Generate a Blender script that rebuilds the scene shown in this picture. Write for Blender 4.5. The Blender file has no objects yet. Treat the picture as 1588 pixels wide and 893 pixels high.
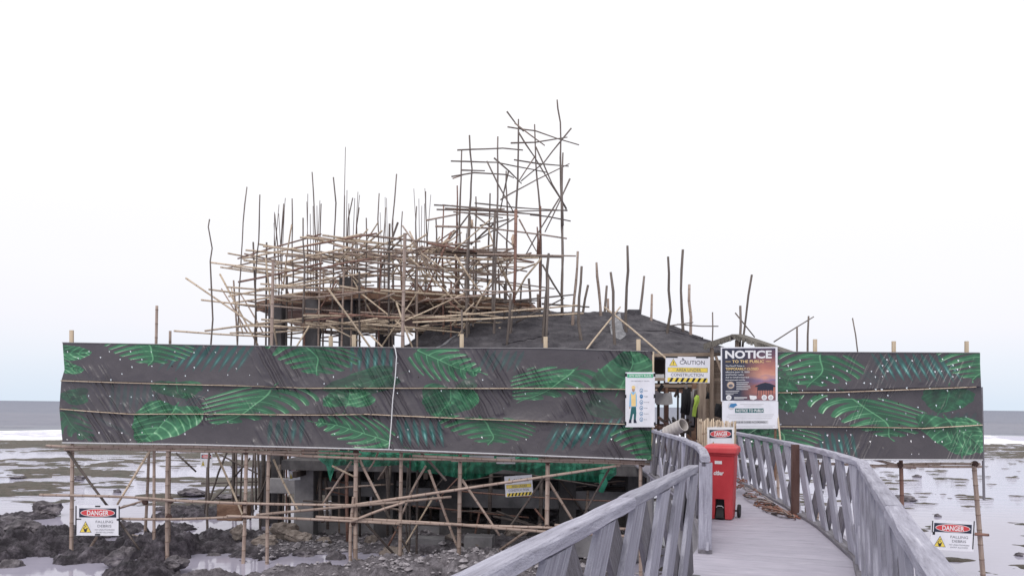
import bpy, bmesh, math, random
import numpy as np
from mathutils import Vector, Matrix, noise as mnoise

random.seed(7)
rng = np.random.default_rng(7)
S = bpy.context.scene
COL = S.collection
# ------------------------------------------------------------------ camera
F, CX, HY, ROLL = 1150.0, 794.0, 628.5, 0.0101      # photo pixels: focal length, principal point
EYE = Vector((0, 0, 1.6))
cd = bpy.data.cameras.new('camera')
cam = bpy.data.objects.new('camera', cd)
COL.objects.link(cam)
cd.sensor_width = 36.0
cd.lens = 36.0 * F / 1588.0
cd.shift_y = (HY - 446.5) / 1588.0
cd.clip_start, cd.clip_end = 0.05, 20000
ROT = Matrix.Rotation(math.pi / 2, 3, 'X') @ Matrix.Rotation(ROLL, 3, 'Z')
cam.matrix_world = Matrix.Translation(EYE) @ ROT.to_4x4()
S.camera = cam
# ------------------------------------------------------------------ sky, sun, exposure
SUN_EL, SUN_AZ = math.radians(52), math.radians(205)
w = bpy.data.worlds.new('World'); S.world = w; w.use_nodes = True
nt = w.node_tree; nt.nodes.clear()
def wn(t, **k):
    n = nt.nodes.new(t)
    for a, b in k.items(): setattr(n, a, b)
    return n
out = wn('ShaderNodeOutputWorld'); bg = wn('ShaderNodeBackground')
sky = wn('ShaderNodeTexSky', sky_type='NISHITA', sun_disc=False, sun_elevation=SUN_EL, sun_rotation=SUN_AZ, air_density=1.0, dust_density=3.0)
skm = wn('ShaderNodeMix', data_type='RGBA', blend_type='MULTIPLY'); skm.inputs[0].default_value = 1
skm.inputs[7].default_value = (.1, .1, .1, 1)
tc = wn('ShaderNodeTexCoord'); sp = wn('ShaderNodeSeparateXYZ'); nz = wn('ShaderNodeTexNoise')
nz.inputs['Scale'].default_value = 1.6; nz.inputs['Detail'].default_value = 3
mp = wn('ShaderNodeMapping'); mp.inputs['Scale'].default_value = (1, 1, 4.5)
ad = wn('ShaderNodeMath', operation='MULTIPLY_ADD'); ad.inputs[1].default_value = .07; ad.inputs[2].default_value = -.035
ad2 = wn('ShaderNodeMath', operation='ADD')
cr = wn('ShaderNodeValToRGB'); e = cr.color_ramp.elements
e[0].position = 0.0; e[0].color = (.72, .81, .925, 1)
e[1].position = .42; e[1].color = (1.06, 1.05, 1.06, 1)
for p, c in ((.05, (.82, .868, .955, 1)), (.10, (.915, .912, .972, 1)), (.16, (.955, .948, .988, 1)), (.28, (1.0, .99, 1.005, 1))):
    x = e.new(p); x.color = c
mx = wn('ShaderNodeMix', data_type='RGBA'); mx.inputs[0].default_value = .06
L = nt.links.new
L(tc.outputs['Generated'], sp.inputs[0]); L(tc.outputs['Generated'], mp.inputs[0]); L(mp.outputs[0], nz.inputs['Vector'])
L(nz.outputs['Fac'], ad.inputs[0]); L(ad.outputs[0], ad2.inputs[0]); L(sp.outputs['Z'], ad2.inputs[1]); L(ad2.outputs[0], cr.inputs[0])
L(sky.outputs[0], skm.inputs[6]); L(cr.outputs[0], mx.inputs[6]); L(skm.outputs[2], mx.inputs[7])
L(mx.outputs[2], bg.inputs[0]); bg.inputs[1].default_value = 1.0; L(bg.outputs[0], out.inputs[0])
sl = bpy.data.lights.new('sun', 'SUN'); so = bpy.data.objects.new('sun', sl); COL.objects.link(so)
sl.energy = 1.1; sl.angle = math.radians(25); sl.color = (1, .96, .92)
sd = Vector((math.sin(SUN_AZ) * math.cos(SUN_EL), math.cos(SUN_AZ) * math.cos(SUN_EL), math.sin(SUN_EL)))
so.rotation_euler = sd.to_track_quat('Z', 'Y').to_euler()
S.view_settings.view_transform = 'Standard'; S.view_settings.look = 'None'
S.view_settings.exposure = 0.1; S.view_settings.gamma = 1

# ------------------------------------------------------------------ helpers
def U(px, py, Y):                       # photo pixel + distance along the ground -> point
    d = ROT @ Vector(((px - CX) / F, -(py - HY) / F, -1))
    return EYE + d * (Y / d.y)
def G(px, py, z):                       # photo pixel on a level plane
    d = ROT @ Vector(((px - CX) / F, -(py - HY) / F, -1))
    return EYE + d * ((z - EYE.z) / d.z)
def hsh(ix, iy, s):
    h = (ix.astype(np.int64) * 374761393 + iy.astype(np.int64) * 668265263 + s * 1442695041) & 0x7fffffff
    h = ((h ^ (h >> 13)) * 1274126177) & 0x7fffffff
    return ((h ^ (h >> 16)) & 0xffff) / 65535.0
def vn(x, y, s=0):
    x = np.asarray(x, float); y = np.asarray(y, float)
    ix = np.floor(x); iy = np.floor(y); fx = x - ix; fy = y - iy
    fx = fx * fx * (3 - 2 * fx); fy = fy * fy * (3 - 2 * fy)
    a = hsh(ix, iy, s); b = hsh(ix + 1, iy, s); c = hsh(ix, iy + 1, s); d = hsh(ix + 1, iy + 1, s)
    return a + (b - a) * fx + (c - a) * fy + (a - b - c + d) * fx * fy
def fbm(x, y, o=4, s=0):
    t = 0; am = .5; n = 0
    for i in range(o):
        t = t + am * vn(x * 2 ** i + 17.3 * i, y * 2 ** i - 9.1 * i, s + i); n += am; am *= .5
    return t / n
def sstep(a, b, x):
    t = np.clip((np.asarray(x, float) - a) / (b - a), 0, 1); return t * t * (3 - 2 * t)

class MB:
    """collects geometry; pc = (length along the piece, cross-section coordinates) for grain"""
    def __init__(s): s.v = []; s.f = []; s.p = []; s.m = []
    def add(s, vs, fs, pc=None, mi=0):
        b = len(s.v); s.v += [tuple(q) for q in vs]; s.f += [tuple(i + b for i in f) for f in fs]
        s.p += [tuple(q) for q in (pc if pc else vs)]; s.m += [mi] * len(fs); return s
    def box(s, lo, hi, mi=0):
        x0, y0, z0 = lo; x1, y1, z1 = hi
        v = [(x0, y0, z0), (x1, y0, z0), (x1, y1, z0), (x0, y1, z0), (x0, y0, z1), (x1, y0, z1), (x1, y1, z1), (x0, y1, z1)]
        return s.add(v, [(0, 3, 2, 1), (4, 5, 6, 7), (0, 1, 5, 4), (1, 2, 6, 5), (2, 3, 7, 6), (3, 0, 4, 7)], None, mi)
    def tube(s, pts, rad, n=8, caps=True, mi=0, rnd=0):
        pts = [Vector(p) for p in pts]; k = len(pts)
        if not hasattr(rad, '__len__'): rad = [rad] * k
        vs = []; pc = []; ln = rnd
        t = (pts[-1] - pts[0]).normalized(); up = Vector((0, 0, 1)) if abs(t.z) < .8 else Vector((0, 1, 0))
        for i in range(k):
            t = (pts[min(i + 1, k - 1)] - pts[max(i - 1, 0)]).normalized()
            a = t.cross(up).normalized(); b = a.cross(t)
            if i: ln += (pts[i] - pts[i - 1]).length
            for j in range(n):
                c, d = math.cos(2 * math.pi * j / n), math.sin(2 * math.pi * j / n)
                vs.append(pts[i] + (a * c + b * d) * rad[i]); pc.append((ln, c * rad[i], d * rad[i]))
        fs = [(i * n + j, i * n + (j + 1) % n, (i + 1) * n + (j + 1) % n, (i + 1) * n + j) for i in range(k - 1) for j in range(n)]
        if caps: fs += [tuple(range(n - 1, -1, -1)), tuple((k - 1) * n + j for j in range(n))]
        return s.add(vs, fs, pc, mi)
    def beam(s, p0, p1, wd, th, up=(0, 0, 1), ch=.006, seg=1, jit=0, mi=0, endup=None):
        """chamfered timber from p0 to p1: wd across, th along up"""
        p0, p1 = Vector(p0), Vector(p1); t = (p1 - p0).normalized(); u = Vector(up); a = t.cross(u).normalized(); u = a.cross(t)
        W, H = wd / 2, th / 2
        prof = [(-W + ch, -H), (W - ch, -H), (W, -H + ch), (W, H - ch), (W - ch, H), (-W + ch, H), (-W, H - ch), (-W, -H + ch)]
        vs = []; pc = []; off = random.random() * 50
        for i in range(seg + 1):
            q = p0.lerp(p1, i / seg); d = (p1 - p0).length * i / seg
            for x, y in prof:
                jx, jy = (random.gauss(0, jit), random.gauss(0, jit)) if jit else (0, 0)
                vs.append(q + a * (x + jx) + u * (y + jy)); pc.append((d + off, x, y + off))
        fs = [(i * 8 + j, i * 8 + (j + 1) % 8, i * 8 + 8 + (j + 1) % 8, i * 8 + 8 + j) for i in range(seg) for j in range(8)]
        fs += [tuple(range(7, -1, -1)), tuple(seg * 8 + j for j in range(8))]
        return s.add(vs, fs, pc, mi)
    def build(s, name, mat, parent=None, loc=None, smooth=False):
        base = Vector(parent['_loc']) if parent is not None else (Vector(loc) if loc is not None else Vector((0, 0, 0)))
        me = bpy.data.meshes.new(name)
        v = np.array(s.v, float) - np.array(base)
        me.from_pydata(v.tolist(), [], s.f)
        at = me.attributes.new('pc', 'FLOAT_VECTOR', 'POINT'); at.data.foreach_set('vector', np.array(s.p, np.float32).ravel())
        for m in (mat if isinstance(mat, (list, tuple)) else [mat]): me.materials.append(M[m])
        if isinstance(mat, (list, tuple)): me.polygons.foreach_set('material_index', s.m)
        if smooth: me.shade_smooth()
        o = bpy.data.objects.new(name, me); COL.objects.link(o)
        if parent is not None:
            o.parent = parent; o['_loc'] = tuple(base)
        else:
            o.location = base; o['_loc'] = tuple(base)
        return o
def tag(o, label, cat, group=None, kind=None):
    if label: o['label'] = label
    if cat: o['category'] = cat
    if group: o['group'] = group
    if kind: o['kind'] = kind
    return o
def thing(name, label, cat, loc, group=None):
    o = bpy.data.objects.new(name, None); COL.objects.link(o)
    o.location = loc; o['_loc'] = tuple(loc); o.empty_display_size = .2
    return tag(o, label, cat, group)

# ------------------------------------------------------------------ materials
M = {}
def mk(name):
    m = bpy.data.materials.new(name); m.use_nodes = True; M[name] = m
    return m, m.node_tree, m.node_tree.nodes['Principled BSDF']
def node(t, ty, **k):
    n = t.nodes.new(ty)
    for a, b in k.items():
        if a in n.inputs: n.inputs[a].default_value = b
        else: setattr(n, a, b)
    return n
def ramp(t, stops):
    n = t.nodes.new('ShaderNodeValToRGB'); el = n.color_ramp.elements
    el[0].position, el[0].color = stops[0][0], (*stops[0][1], 1)
    el[1].position, el[1].color = stops[-1][0], (*stops[-1][1], 1)
    for p, c in stops[1:-1]:
        q = el.new(p); q.color = (*c, 1)
    return n
def surf(name, stops, scale=4, vscale=(1, 1, 1), rough=.75, bump=.3, bscale=None, coord='pc', detail=6, objvar=0, spec=.3, dist=.02, bvs=None):
    """noise-coloured rough surface; coord 'pc' = along-the-piece attribute, 'obj' = object space"""
    m, t, b = mk(name); L = t.links.new
    if coord == 'pc':
        src = node(t, 'ShaderNodeAttribute', attribute_name='pc').outputs['Vector']
    else:
        src = node(t, 'ShaderNodeTexCoord').outputs['Object']
    mp = node(t, 'ShaderNodeMapping', Scale=vscale); L(src, mp.inputs[0])
    nz = node(t, 'ShaderNodeTexNoise', Scale=scale, Detail=detail, Roughness=.65); L(mp.outputs[0], nz.inputs['Vector'])
    r = ramp(t, stops); L(nz.outputs['Fac'], r.inputs[0]); c = r.outputs[0]
    if objvar:
        oi = node(t, 'ShaderNodeObjectInfo'); mr = node(t, 'ShaderNodeMapRange'); mr.inputs[3].default_value = 1 - objvar; mr.inputs[4].default_value = 1 + objvar
        L(oi.outputs['Random'], mr.inputs[0])
        hs = node(t, 'ShaderNodeHueSaturation'); L(mr.outputs[0], hs.inputs['Value']); L(c, hs.inputs['Color']); c = hs.outputs[0]
    L(c, b.inputs['Base Color'])
    b.inputs['Roughness'].default_value = rough; b.inputs['Specular IOR Level'].default_value = spec
    if bump:
        bz = node(t, 'ShaderNodeTexNoise', Scale=bscale or scale * 3, Detail=6, Roughness=.6)
        mp2 = node(t, 'ShaderNodeMapping', Scale=bvs or vscale); L(src, mp2.inputs[0]); L(mp2.outputs[0], bz.inputs['Vector'])
        bp = node(t, 'ShaderNodeBump', Strength=bump, Distance=dist); L(bz.outputs['Fac'], bp.inputs['Height']); L(bp.outputs[0], b.inputs['Normal'])
    return m
def flat(name, c, rough=.6, spec=.4, metal=0):
    m, t, b = mk(name); L = t.links.new
    src = node(t, 'ShaderNodeTexCoord').outputs['Object']
    nz = node(t, 'ShaderNodeTexNoise', Scale=9, Detail=5); L(src, nz.inputs['Vector'])
    r = ramp(t, [(.3, tuple(x * .9 for x in c)), (.7, tuple(min(1, x * 1.06) for x in c))]); L(nz.outputs['Fac'], r.inputs[0])
    L(r.outputs[0], b.inputs['Base Color']); b.inputs['Roughness'].default_value = rough; b.inputs['Specular IOR Level'].default_value = spec
    b.inputs['Metallic'].default_value = metal
    return m
def bamboo_mat(name, stops, nodec, var=.22, pitch=.36, rough=.55):
    m, t, b = mk(name); L = t.links.new
    at = node(t, 'ShaderNodeAttribute', attribute_name='pc'); src = at.outputs['Vector']
    mp = node(t, 'ShaderNodeMapping', Scale=(1.2, 18, 18)); L(src, mp.inputs[0])
    nz = node(t, 'ShaderNodeTexNoise', Scale=1.6, Detail=6, Roughness=.7); L(mp.outputs[0], nz.inputs['Vector'])
    r = ramp(t, stops); L(nz.outputs['Fac'], r.inputs[0])
    sx = node(t, 'ShaderNodeSeparateXYZ'); L(src, sx.inputs[0])
    pp = node(t, 'ShaderNodeMath', operation='PINGPONG'); pp.inputs[1].default_value = pitch / 2; L(sx.outputs[0], pp.inputs[0])
    mr = node(t, 'ShaderNodeMapRange'); mr.inputs[1].default_value = .006; mr.inputs[2].default_value = .02; mr.inputs[3].default_value = .75; mr.inputs[4].default_value = 0
    L(pp.outputs[0], mr.inputs[0])
    mx = node(t, 'ShaderNodeMix', data_type='RGBA'); L(mr.outputs[0], mx.inputs[0]); L(r.outputs[0], mx.inputs[6]); mx.inputs[7].default_value = (*nodec, 1)
    oi = node(t, 'ShaderNodeObjectInfo'); m2 = node(t, 'ShaderNodeMapRange'); m2.inputs[3].default_value = 1 - var; m2.inputs[4].default_value = 1 + var
    L(oi.outputs['Random'], m2.inputs[0]); hs = node(t, 'ShaderNodeHueSaturation'); L(m2.outputs[0], hs.inputs['Value']); L(mx.outputs[2], hs.inputs['Color'])
    L(hs.outputs[0], b.inputs['Base Color']); b.inputs['Roughness'].default_value = rough; b.inputs['Specular IOR Level'].default_value = .3
    bp = node(t, 'ShaderNodeBump', Strength=.25, Distance=.01); L(nz.outputs['Fac'], bp.inputs['Height']); L(bp.outputs[0], b.inputs['Normal'])
bamboo_mat('bamboo', [(.25, (.165, .115, .098)), (.5, (.33, .252, .215)), (.75, (.46, .375, .335))], (.15, .10, .08))
bamboo_mat('bamboo_pale', [(.25, (.28, .205, .15)), (.5, (.52, .415, .315)), (.75, (.68, .58, .47))], (.24, .16, .11))
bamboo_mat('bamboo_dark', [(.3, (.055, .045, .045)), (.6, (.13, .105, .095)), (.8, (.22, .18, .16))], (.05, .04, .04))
bamboo_mat('bamboo_red', [(.3, (.15, .075, .06)), (.6, (.26, .15, .12)), (.8, (.36, .25, .2))], (.09, .045, .04))
surf('stick', [(.3, (.10, .08, .075)), (.55, (.20, .165, .15)), (.8, (.33, .28, .25))], 3, (1, 25, 25), .8, .5, objvar=.25)
surf('weathered', [(.25, (.16, .155, .19)), (.42, (.33, .323, .395)), (.58, (.43, .425, .51)), (.74, (.62, .615, .69))], 2.6, (1.1, 13, 13), .75, .8, bscale=9, bvs=(5, 11, 11), objvar=.14, dist=.018, detail=12)
surf('weathered_shaded', [(.22, (.085, .078, .09)), (.45, (.165, .155, .175)), (.65, (.23, .22, .25)), (.85, (.36, .35, .385))], 3.2, (2.2, 11, 11), .8, .8, bscale=9, bvs=(5, 11, 11), objvar=.18, dist=.018, detail=12)  # darker copy of the weathered wood: shade on the outer slats painted into colour
surf('weathered_dark', [(.25, (.12, .11, .125)), (.6, (.22, .21, .24)), (.85, (.34, .33, .36))], 2.2, (1.3, 12, 12), .8, .4, objvar=.1)
surf('deckwood', [(.25, (.29, .275, .335)), (.42, (.385, .366, .44)), (.6, (.435, .413, .49)), (.8, (.53, .51, .58))], 1.8, (1.5, 5, 5), .62, .3, bscale=9, objvar=.03, dist=.006, spec=.35, detail=9)
surf('lumber', [(.3, (.46, .35, .25)), (.6, (.62, .51, .38)), (.8, (.70, .60, .47))], 2, (1, 14, 14), .7, .25, objvar=.1)
surf('lumber_old', [(.3, (.20, .15, .12)), (.6, (.34, .265, .215)), (.8, (.46, .375, .31))], 2, (1, 14, 14), .8, .3, objvar=.15)
surf('brownpaint', [(.3, (.085, .045, .04)), (.7, (.13, .075, .065))], 5, (1, 4, 4), .55, .2)
surf('concrete', [(.25, (.12, .115, .125)), (.5, (.25, .24, .255)), (.8, (.38, .37, .385))], 1.3, (1, 1, 1), .9, .35, bscale=14, coord='obj', objvar=.1)
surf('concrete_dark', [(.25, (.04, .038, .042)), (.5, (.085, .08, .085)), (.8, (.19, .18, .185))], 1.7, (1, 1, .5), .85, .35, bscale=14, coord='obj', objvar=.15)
surf('formwork', [(.25, (.10, .055, .04)), (.5, (.23, .135, .095)), (.8, (.36, .25, .18))], 2.5, (1, 1, 3), .8, .3, coord='obj', objvar=.2)
surf('felt', [(.25, (.028, .026, .033)), (.45, (.06, .056, .066)), (.6, (.10, .094, .106)), (.78, (.19, .18, .195))], 1.5, (1, 1, 1), .85, .9, bscale=5, coord='obj', dist=.09, detail=12)
surf('foil', [(.3, (.12, .12, .135)), (.55, (.24, .24, .26)), (.75, (.38, .38, .4))], 6, (1, 1, 1), .5, .6, coord='obj')
surf('thatch', [(.3, (.07, .065, .06)), (.55, (.16, .145, .13)), (.8, (.28, .26, .23))], 8, (1, 1, .3), .95, .8, coord='obj')
surf('rust', [(.3, (.055, .035, .03)), (.7, (.14, .09, .075))], 8, (1, 3, 3), .8, .2)
surf('rockdark', [(.28, (.035, .031, .037)), (.46, (.095, .085, .096)), (.60, (.20, .18, .20)), (.78, (.37, .34, .37))], 2.4, (1, 1, 1), .7, .9, bscale=9, coord='obj', objvar=.2, dist=.06)
surf('rocktan', [(.25, (.14, .115, .10)), (.5, (.30, .25, .225)), (.8, (.45, .40, .365))], 2.4, (1, 1, 1), .85, .6, bscale=11, coord='obj', objvar=.2, dist=.03)
surf('rubble', [(.25, (.14, .128, .142)), (.5, (.33, .305, .33)), (.8, (.54, .51, .54))], 5, (1, 1, 1), .9, .5, coord='obj')
surf('red', [(.25, (.40, .03, .04)), (.5, (.50, .045, .055)), (.68, (.54, .07, .08)), (.85, (.60, .17, .17))], 2.5, (1, 1, .6), .5, .12, coord='obj', detail=10); surf('redlid', [(.25, (.44, .04, .05)), (.5, (.54, .06, .07)), (.7, (.58, .10, .11)), (.88, (.62, .22, .22))], 3.5, (1, 1, 1), .5, .12, coord='obj', detail=10); flat('black', (.012, .012, .014), .5); flat('rubber', (.02, .02, .022), .7)
surf('white', [(.2, (.55, .54, .54)), (.42, (.74, .74, .76)), (.6, (.80, .80, .82))], 3, (1, 1, .5), .5, .1, coord='obj', detail=10); surf('paper', [(.2, (.52, .51, .54)), (.42, (.72, .72, .78)), (.6, (.78, .78, .84))], 3, (1, 1, .5), .5, .25, bscale=6, coord='obj', detail=10); flat('tape', (.015, .015, .02), .4)
flat('signred', (.62, .06, .07), .5); flat('signyellow', (.80, .62, .10), .5); flat('signnavy', (.02, .024, .05), .5)
flat('signgrey', (.12, .12, .15), .5); flat('signblue', (.05, .20, .42), .5); flat('signgreen', (.10, .42, .24), .5); flat('signgold', (.85, .62, .28), .5)
flat('skin', (.45, .27, .19)); flat('teal', (.02, .12, .13)); flat('skyblue', (.25, .5, .75)); flat('lightgrey', (.55, .55, .58))
flat('vest', (.42, .58, .09), .7); flat('blackcloth', (.012, .012, .015), .9); flat('greytarp', (.24, .23, .24), .7); flat('pvc', (.47, .435, .42), .5)
flat('pinkplastic', (.6, .22, .26), .4); flat('cord', (.72, .72, .74), .7); flat('lash', (.07, .04, .035), .9); flat('sack', (.60, .46, .36), .8)
flat('ropebrown', (.26, .15, .12), .9); flat('ropegrey', (.32, .28, .28), .9); flat('roperust', (.28, .12, .09), .9); flat('darkwood', (.06, .045, .042), .85)
# ------------------------------------------------------------------ reef flat, sea
WZ = -2.45
BUMPS = []      # (x, y, rx, ry, height, pale)
for px, py, wd, ht, pale in [(50, 856, 130, 66, 0), (125, 868, 110, 48, 0), (228, 862, 112, 74, 0), (212, 903, 108, 52, 0), (305, 797, 136, 26, 0), (325, 848, 138, 40, .15),
        (300, 908, 120, 34, .6), (440, 910, 180, 30, .6), (590, 908, 220, 52, .7), (770, 905, 300, 62, .8), (20, 805, 90, 16, 0), (160, 828, 90, 30, 0), (455, 836, 120, 14, .3),
        (265, 822, 60, 20, 0), (100, 838, 80, 40, 0), (395, 862, 80, 14, 0), (-60, 870, 160, 70, 0), (-90, 830, 140, 40, 0)]:
    g = G(px, py, WZ); k = g.y / F
    BUMPS.append((g.x, g.y + wd * k * .25, wd * k * .5, wd * k * .42 + .3, ht * k, pale))
def B_edge(X): return 80 + np.clip(X, -60, 60) * .14
def rocky(X, Y):
    m = sstep(31, 26, Y + 3 * (fbm(X / 3, Y / 3, 2, 5) - .5)) * sstep(5, 1.5, X + 1.6 * (fbm(X / 2, Y / 2, 2, 9) - .5))
    return m
def reef(X, Y):
    X = np.asarray(X, float); Y = np.asarray(Y, float)
    r = rocky(X, Y)
    lft = sstep(12, -6, X); wl = .5 * lft + .22; f = wl * fbm(X / 4.5, Y / 3.2, 5, 31) + (1 - wl) * fbm(X / 1.2, Y / .8, 4, 33)
    band = sstep(60, 66, Y + 6 * (fbm(X / 9, Y / 9, 3, 77) - .5)) * sstep(4, 0, Y - B_edge(X) + 4 * (fbm(X / 6, Y / 3, 3, 78) - .5))
    # seaweed shows where the reef stands above the water
    thr = .522 + .0 * lft + .132 * (1 - lft) - .2 * band - .02 * lft * sstep(30, 55, Y)
    fl = (f - thr + .10 * (fbm(X / .5, Y / .35, 3, 37) - .5)) * .55
    fl = np.where(fl > 0, np.minimum(fl, .05 + fl * .15), fl * .5)
    fl = np.where(Y > B_edge(X) + 3, -.6, fl)
    n1 = fbm(X / .9, Y / .9, 5, 3); n2 = fbm(X / .22, Y / .22, 4, 11); n3 = 1 - np.abs(2 * fbm(X / .3, Y / .3, 4, 23) - 1); rd = 1 - np.abs(2 * fbm(X / 1.3, Y / 1.3, 4, 21) - 1)
    base = -.25 + .20 * n1 + .16 * (n3 - .62) + .05 * (n2 - .5)
    pale = np.zeros_like(X)
    wob = .9 * (fbm(X / .8, Y / .8, 3, 51) - .5) + .4 * (fbm(X / .2, Y / .2, 2, 52) - .5)
    for bx, by, rx, ry, h, p in BUMPS:
        d = np.sqrt(((X - bx) / rx) ** 2 + ((Y - by) / ry) ** 2) + wob
        prof = np.clip(1.12 - d, 0, 1) ** .4
        hh = h * (.46 if p < .5 else .42) * prof * (.55 + .6 * rd + .9 * (n2 - .5) + .7 * (n1 - .5)) + .26 * (n3 - .6)
        base = np.where(d < 1.12, np.maximum(base, hh - .1 + .08 * (n2 - .5)), base)
        pale = np.maximum(pale, p * sstep(1.2, .7, d))
    und = sstep(19.3, 21, Y) * sstep(-8.5, -6.5, X) * sstep(5, 4, X)      # made ground under the building
    base = np.where(und > 0, np.maximum(base, base * (1 - und) + und * (.10 + .22 * sstep(-5, 0, X) + .22 * (n2 - .5) + .16 * (n1 - .5))), base)
    pale = np.maximum(pale, und * .75)
    return WZ + r * base + (1 - r) * fl, r, pale
def grid_mesh(name, X, Y, Z, mat, attrs, kind='structure'):
    nr, nc = X.shape
    me = bpy.data.meshes.new(name)
    me.vertices.add(nr * nc); me.vertices.foreach_set('co', np.stack([X, Y, Z], -1).astype(np.float32).ravel())
    i = np.arange(nr * nc).reshape(nr, nc)
    q = np.stack([i[:-1, :-1], i[:-1, 1:], i[1:, 1:], i[1:, :-1]], -1).reshape(-1, 4); n = len(q)
    me.loops.add(n * 4); me.loops.foreach_set('vertex_index', q.astype(np.int32).ravel())
    me.polygons.add(n); me.polygons.foreach_set('loop_start', np.arange(n, dtype=np.int32) * 4)
    me.update(calc_edges=True); me.shade_smooth()
    for k, a in attrs.items():
        at = me.attributes.new(k, 'FLOAT', 'POINT'); at.data.foreach_set('value', a.astype(np.float32).ravel())
    me.materials.append(M[mat])
    o = bpy.data.objects.new(name, me); COL.objects.link(o); o['kind'] = kind; o['_loc'] = (0, 0, 0)
    return o
# reef material
m, t, b = mk('reef'); L = t.links.new
ob = node(t, 'ShaderNodeTexCoord').outputs['Object']
n1 = node(t, 'ShaderNodeTexNoise', Scale=2.2, Detail=12, Roughness=.8); L(ob, n1.inputs['Vector'])
n2 = node(t, 'ShaderNodeTexNoise', Scale=.7, Detail=9, Roughness=.78); L(ob, n2.inputs['Vector'])
rk = ramp(t, [(.32, (.018, .016, .021)), (.47, (.055, .047, .060)), (.56, (.135, .118, .142)), (.68, (.33, .30, .345))]); L(n1.outputs['Fac'], rk.inputs[0])
pl = ramp(t, [(.3, (.075, .067, .078)), (.46, (.22, .20, .222)), (.58, (.38, .35, .385)), (.72, (.55, .52, .56))]); L(n1.outputs['Fac'], pl.inputs[0])
wd = ramp(t, [(.34, (.030, .026, .026)), (.44, (.08, .072, .05)), (.5, (.125, .095, .08)), (.56, (.06, .06, .04)), (.68, (.16, .14, .115))]); L(n2.outputs['Fac'], wd.inputs[0])
ar = node(t, 'ShaderNodeAttribute', attribute_name='rock'); ap = node(t, 'ShaderNodeAttribute', attribute_name='pale')
m1 = node(t, 'ShaderNodeMix', data_type='RGBA'); L(ap.outputs['Fac'], m1.inputs[0]); L(rk.outputs[0], m1.inputs[6]); L(pl.outputs[0], m1.inputs[7])
m2 = node(t, 'ShaderNodeMix', data_type='RGBA'); L(ar.outputs['Fac'], m2.inputs[0]); L(wd.outputs[0], m2.inputs[6]); L(m1.outputs[2], m2.inputs[7])
L(m2.outputs[2], b.inputs['Base Color']); b.inputs['Roughness'].default_value = .62; b.inputs['Specular IOR Level'].default_value = .35
n3 = node(t, 'ShaderNodeTexNoise', Scale=7, Detail=10, Roughness=.78); L(ob, n3.inputs['Vector'])
bp = node(t, 'ShaderNodeBump', Strength=1.0, Distance=.14); L(n3.outputs['Fac'], bp.inputs['Height']); L(bp.outputs[0], b.inputs['Normal'])
# sea material: milky shallow water, darker beyond the break, foam where waves break
m, t, b = mk('sea'); L = t.links.new
ob = node(t, 'ShaderNodeTexCoord').outputs['Object']
af = node(t, 'ShaderNodeAttribute', attribute_name='foam'); adp = node(t, 'ShaderNodeAttribute', attribute_name='deep')
dc = ramp(t, [(0, (.42, .40, .50)), (.25, (.53, .515, .66)), (.5, (.21, .225, .27)), (1, (.17, .17, .225))]); L(adp.outputs['Fac'], dc.inputs[0])
fz = node(t, 'ShaderNodeTexNoise', Scale=.9, Detail=8, Roughness=.7); mpf = node(t, 'ShaderNodeMapping', Scale=(.35, 1.4, 1)); L(ob, mpf.inputs[0]); L(mpf.outputs[0], fz.inputs['Vector'])
fm = node(t, 'ShaderNodeMath', operation='MULTIPLY_ADD'); fm.inputs[1].default_value = 1.6; L(fz.outputs['Fac'], fm.inputs[2]); L(af.outputs['Fac'], fm.inputs[0])
fr = node(t, 'ShaderNodeMapRange'); fr.inputs[1].default_value = .95; fr.inputs[2].default_value = 1.2; L(fm.outputs[0], fr.inputs[0])
mx = node(t, 'ShaderNodeMix', data_type='RGBA'); L(fr.outputs[0], mx.inputs[0]); L(dc.outputs[0], mx.inputs[6]); mx.inputs[7].default_value = (.86, .86, .9, 1)
wz = node(t, 'ShaderNodeTexNoise', Scale=1.1, Detail=5, Roughness=.6); mpw = node(t, 'ShaderNodeMapping', Scale=(.5, 1.5, 1)); L(ob, mpw.inputs[0]); L(mpw.outputs[0], wz.inputs['Vector'])
st = node(t, 'ShaderNodeMapRange'); st.inputs[1].default_value = .0; st.inputs[2].default_value = .35; st.inputs[3].default_value = .05; st.inputs[4].default_value = 1.0; L(adp.outputs['Fac'], st.inputs[0])
bp = node(t, 'ShaderNodeBump', Distance=.12); L(st.outputs[0], bp.inputs['Strength']); L(wz.outputs['Fac'], bp.inputs['Height']); t.nodes.remove(b)
df = node(t, 'ShaderNodeBsdfDiffuse'); gl = node(t, 'ShaderNodeBsdfGlossy'); gl.inputs['Roughness'].default_value = .04; ms = node(t, 'ShaderNodeMixShader'); fn = node(t, 'ShaderNodeFresnel', IOR=1.36)
# wave slopes keep choppy open water from mirroring as fully as the calm pools
cap = node(t, 'ShaderNodeMapRange'); cap.inputs[1].default_value = .27; cap.inputs[2].default_value = .55; cap.inputs[3].default_value = .85; cap.inputs[4].default_value = .30; L(adp.outputs['Fac'], cap.inputs[0])
mn = node(t, 'ShaderNodeMath', operation='MINIMUM'); L(fn.outputs[0], mn.inputs[0]); L(cap.outputs[0], mn.inputs[1])
nf = node(t, 'ShaderNodeMath', operation='SUBTRACT'); nf.inputs[0].default_value = 1; L(fr.outputs[0], nf.inputs[1]); m3 = node(t, 'ShaderNodeMath', operation='MULTIPLY'); L(mn.outputs[0], m3.inputs[0]); L(nf.outputs[0], m3.inputs[1])
L(mx.outputs[2], df.inputs['Color']); L(bp.outputs[0], df.inputs['Normal']); L(bp.outputs[0], gl.inputs['Normal']); L(bp.outputs[0], fn.inputs['Normal'])
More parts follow.
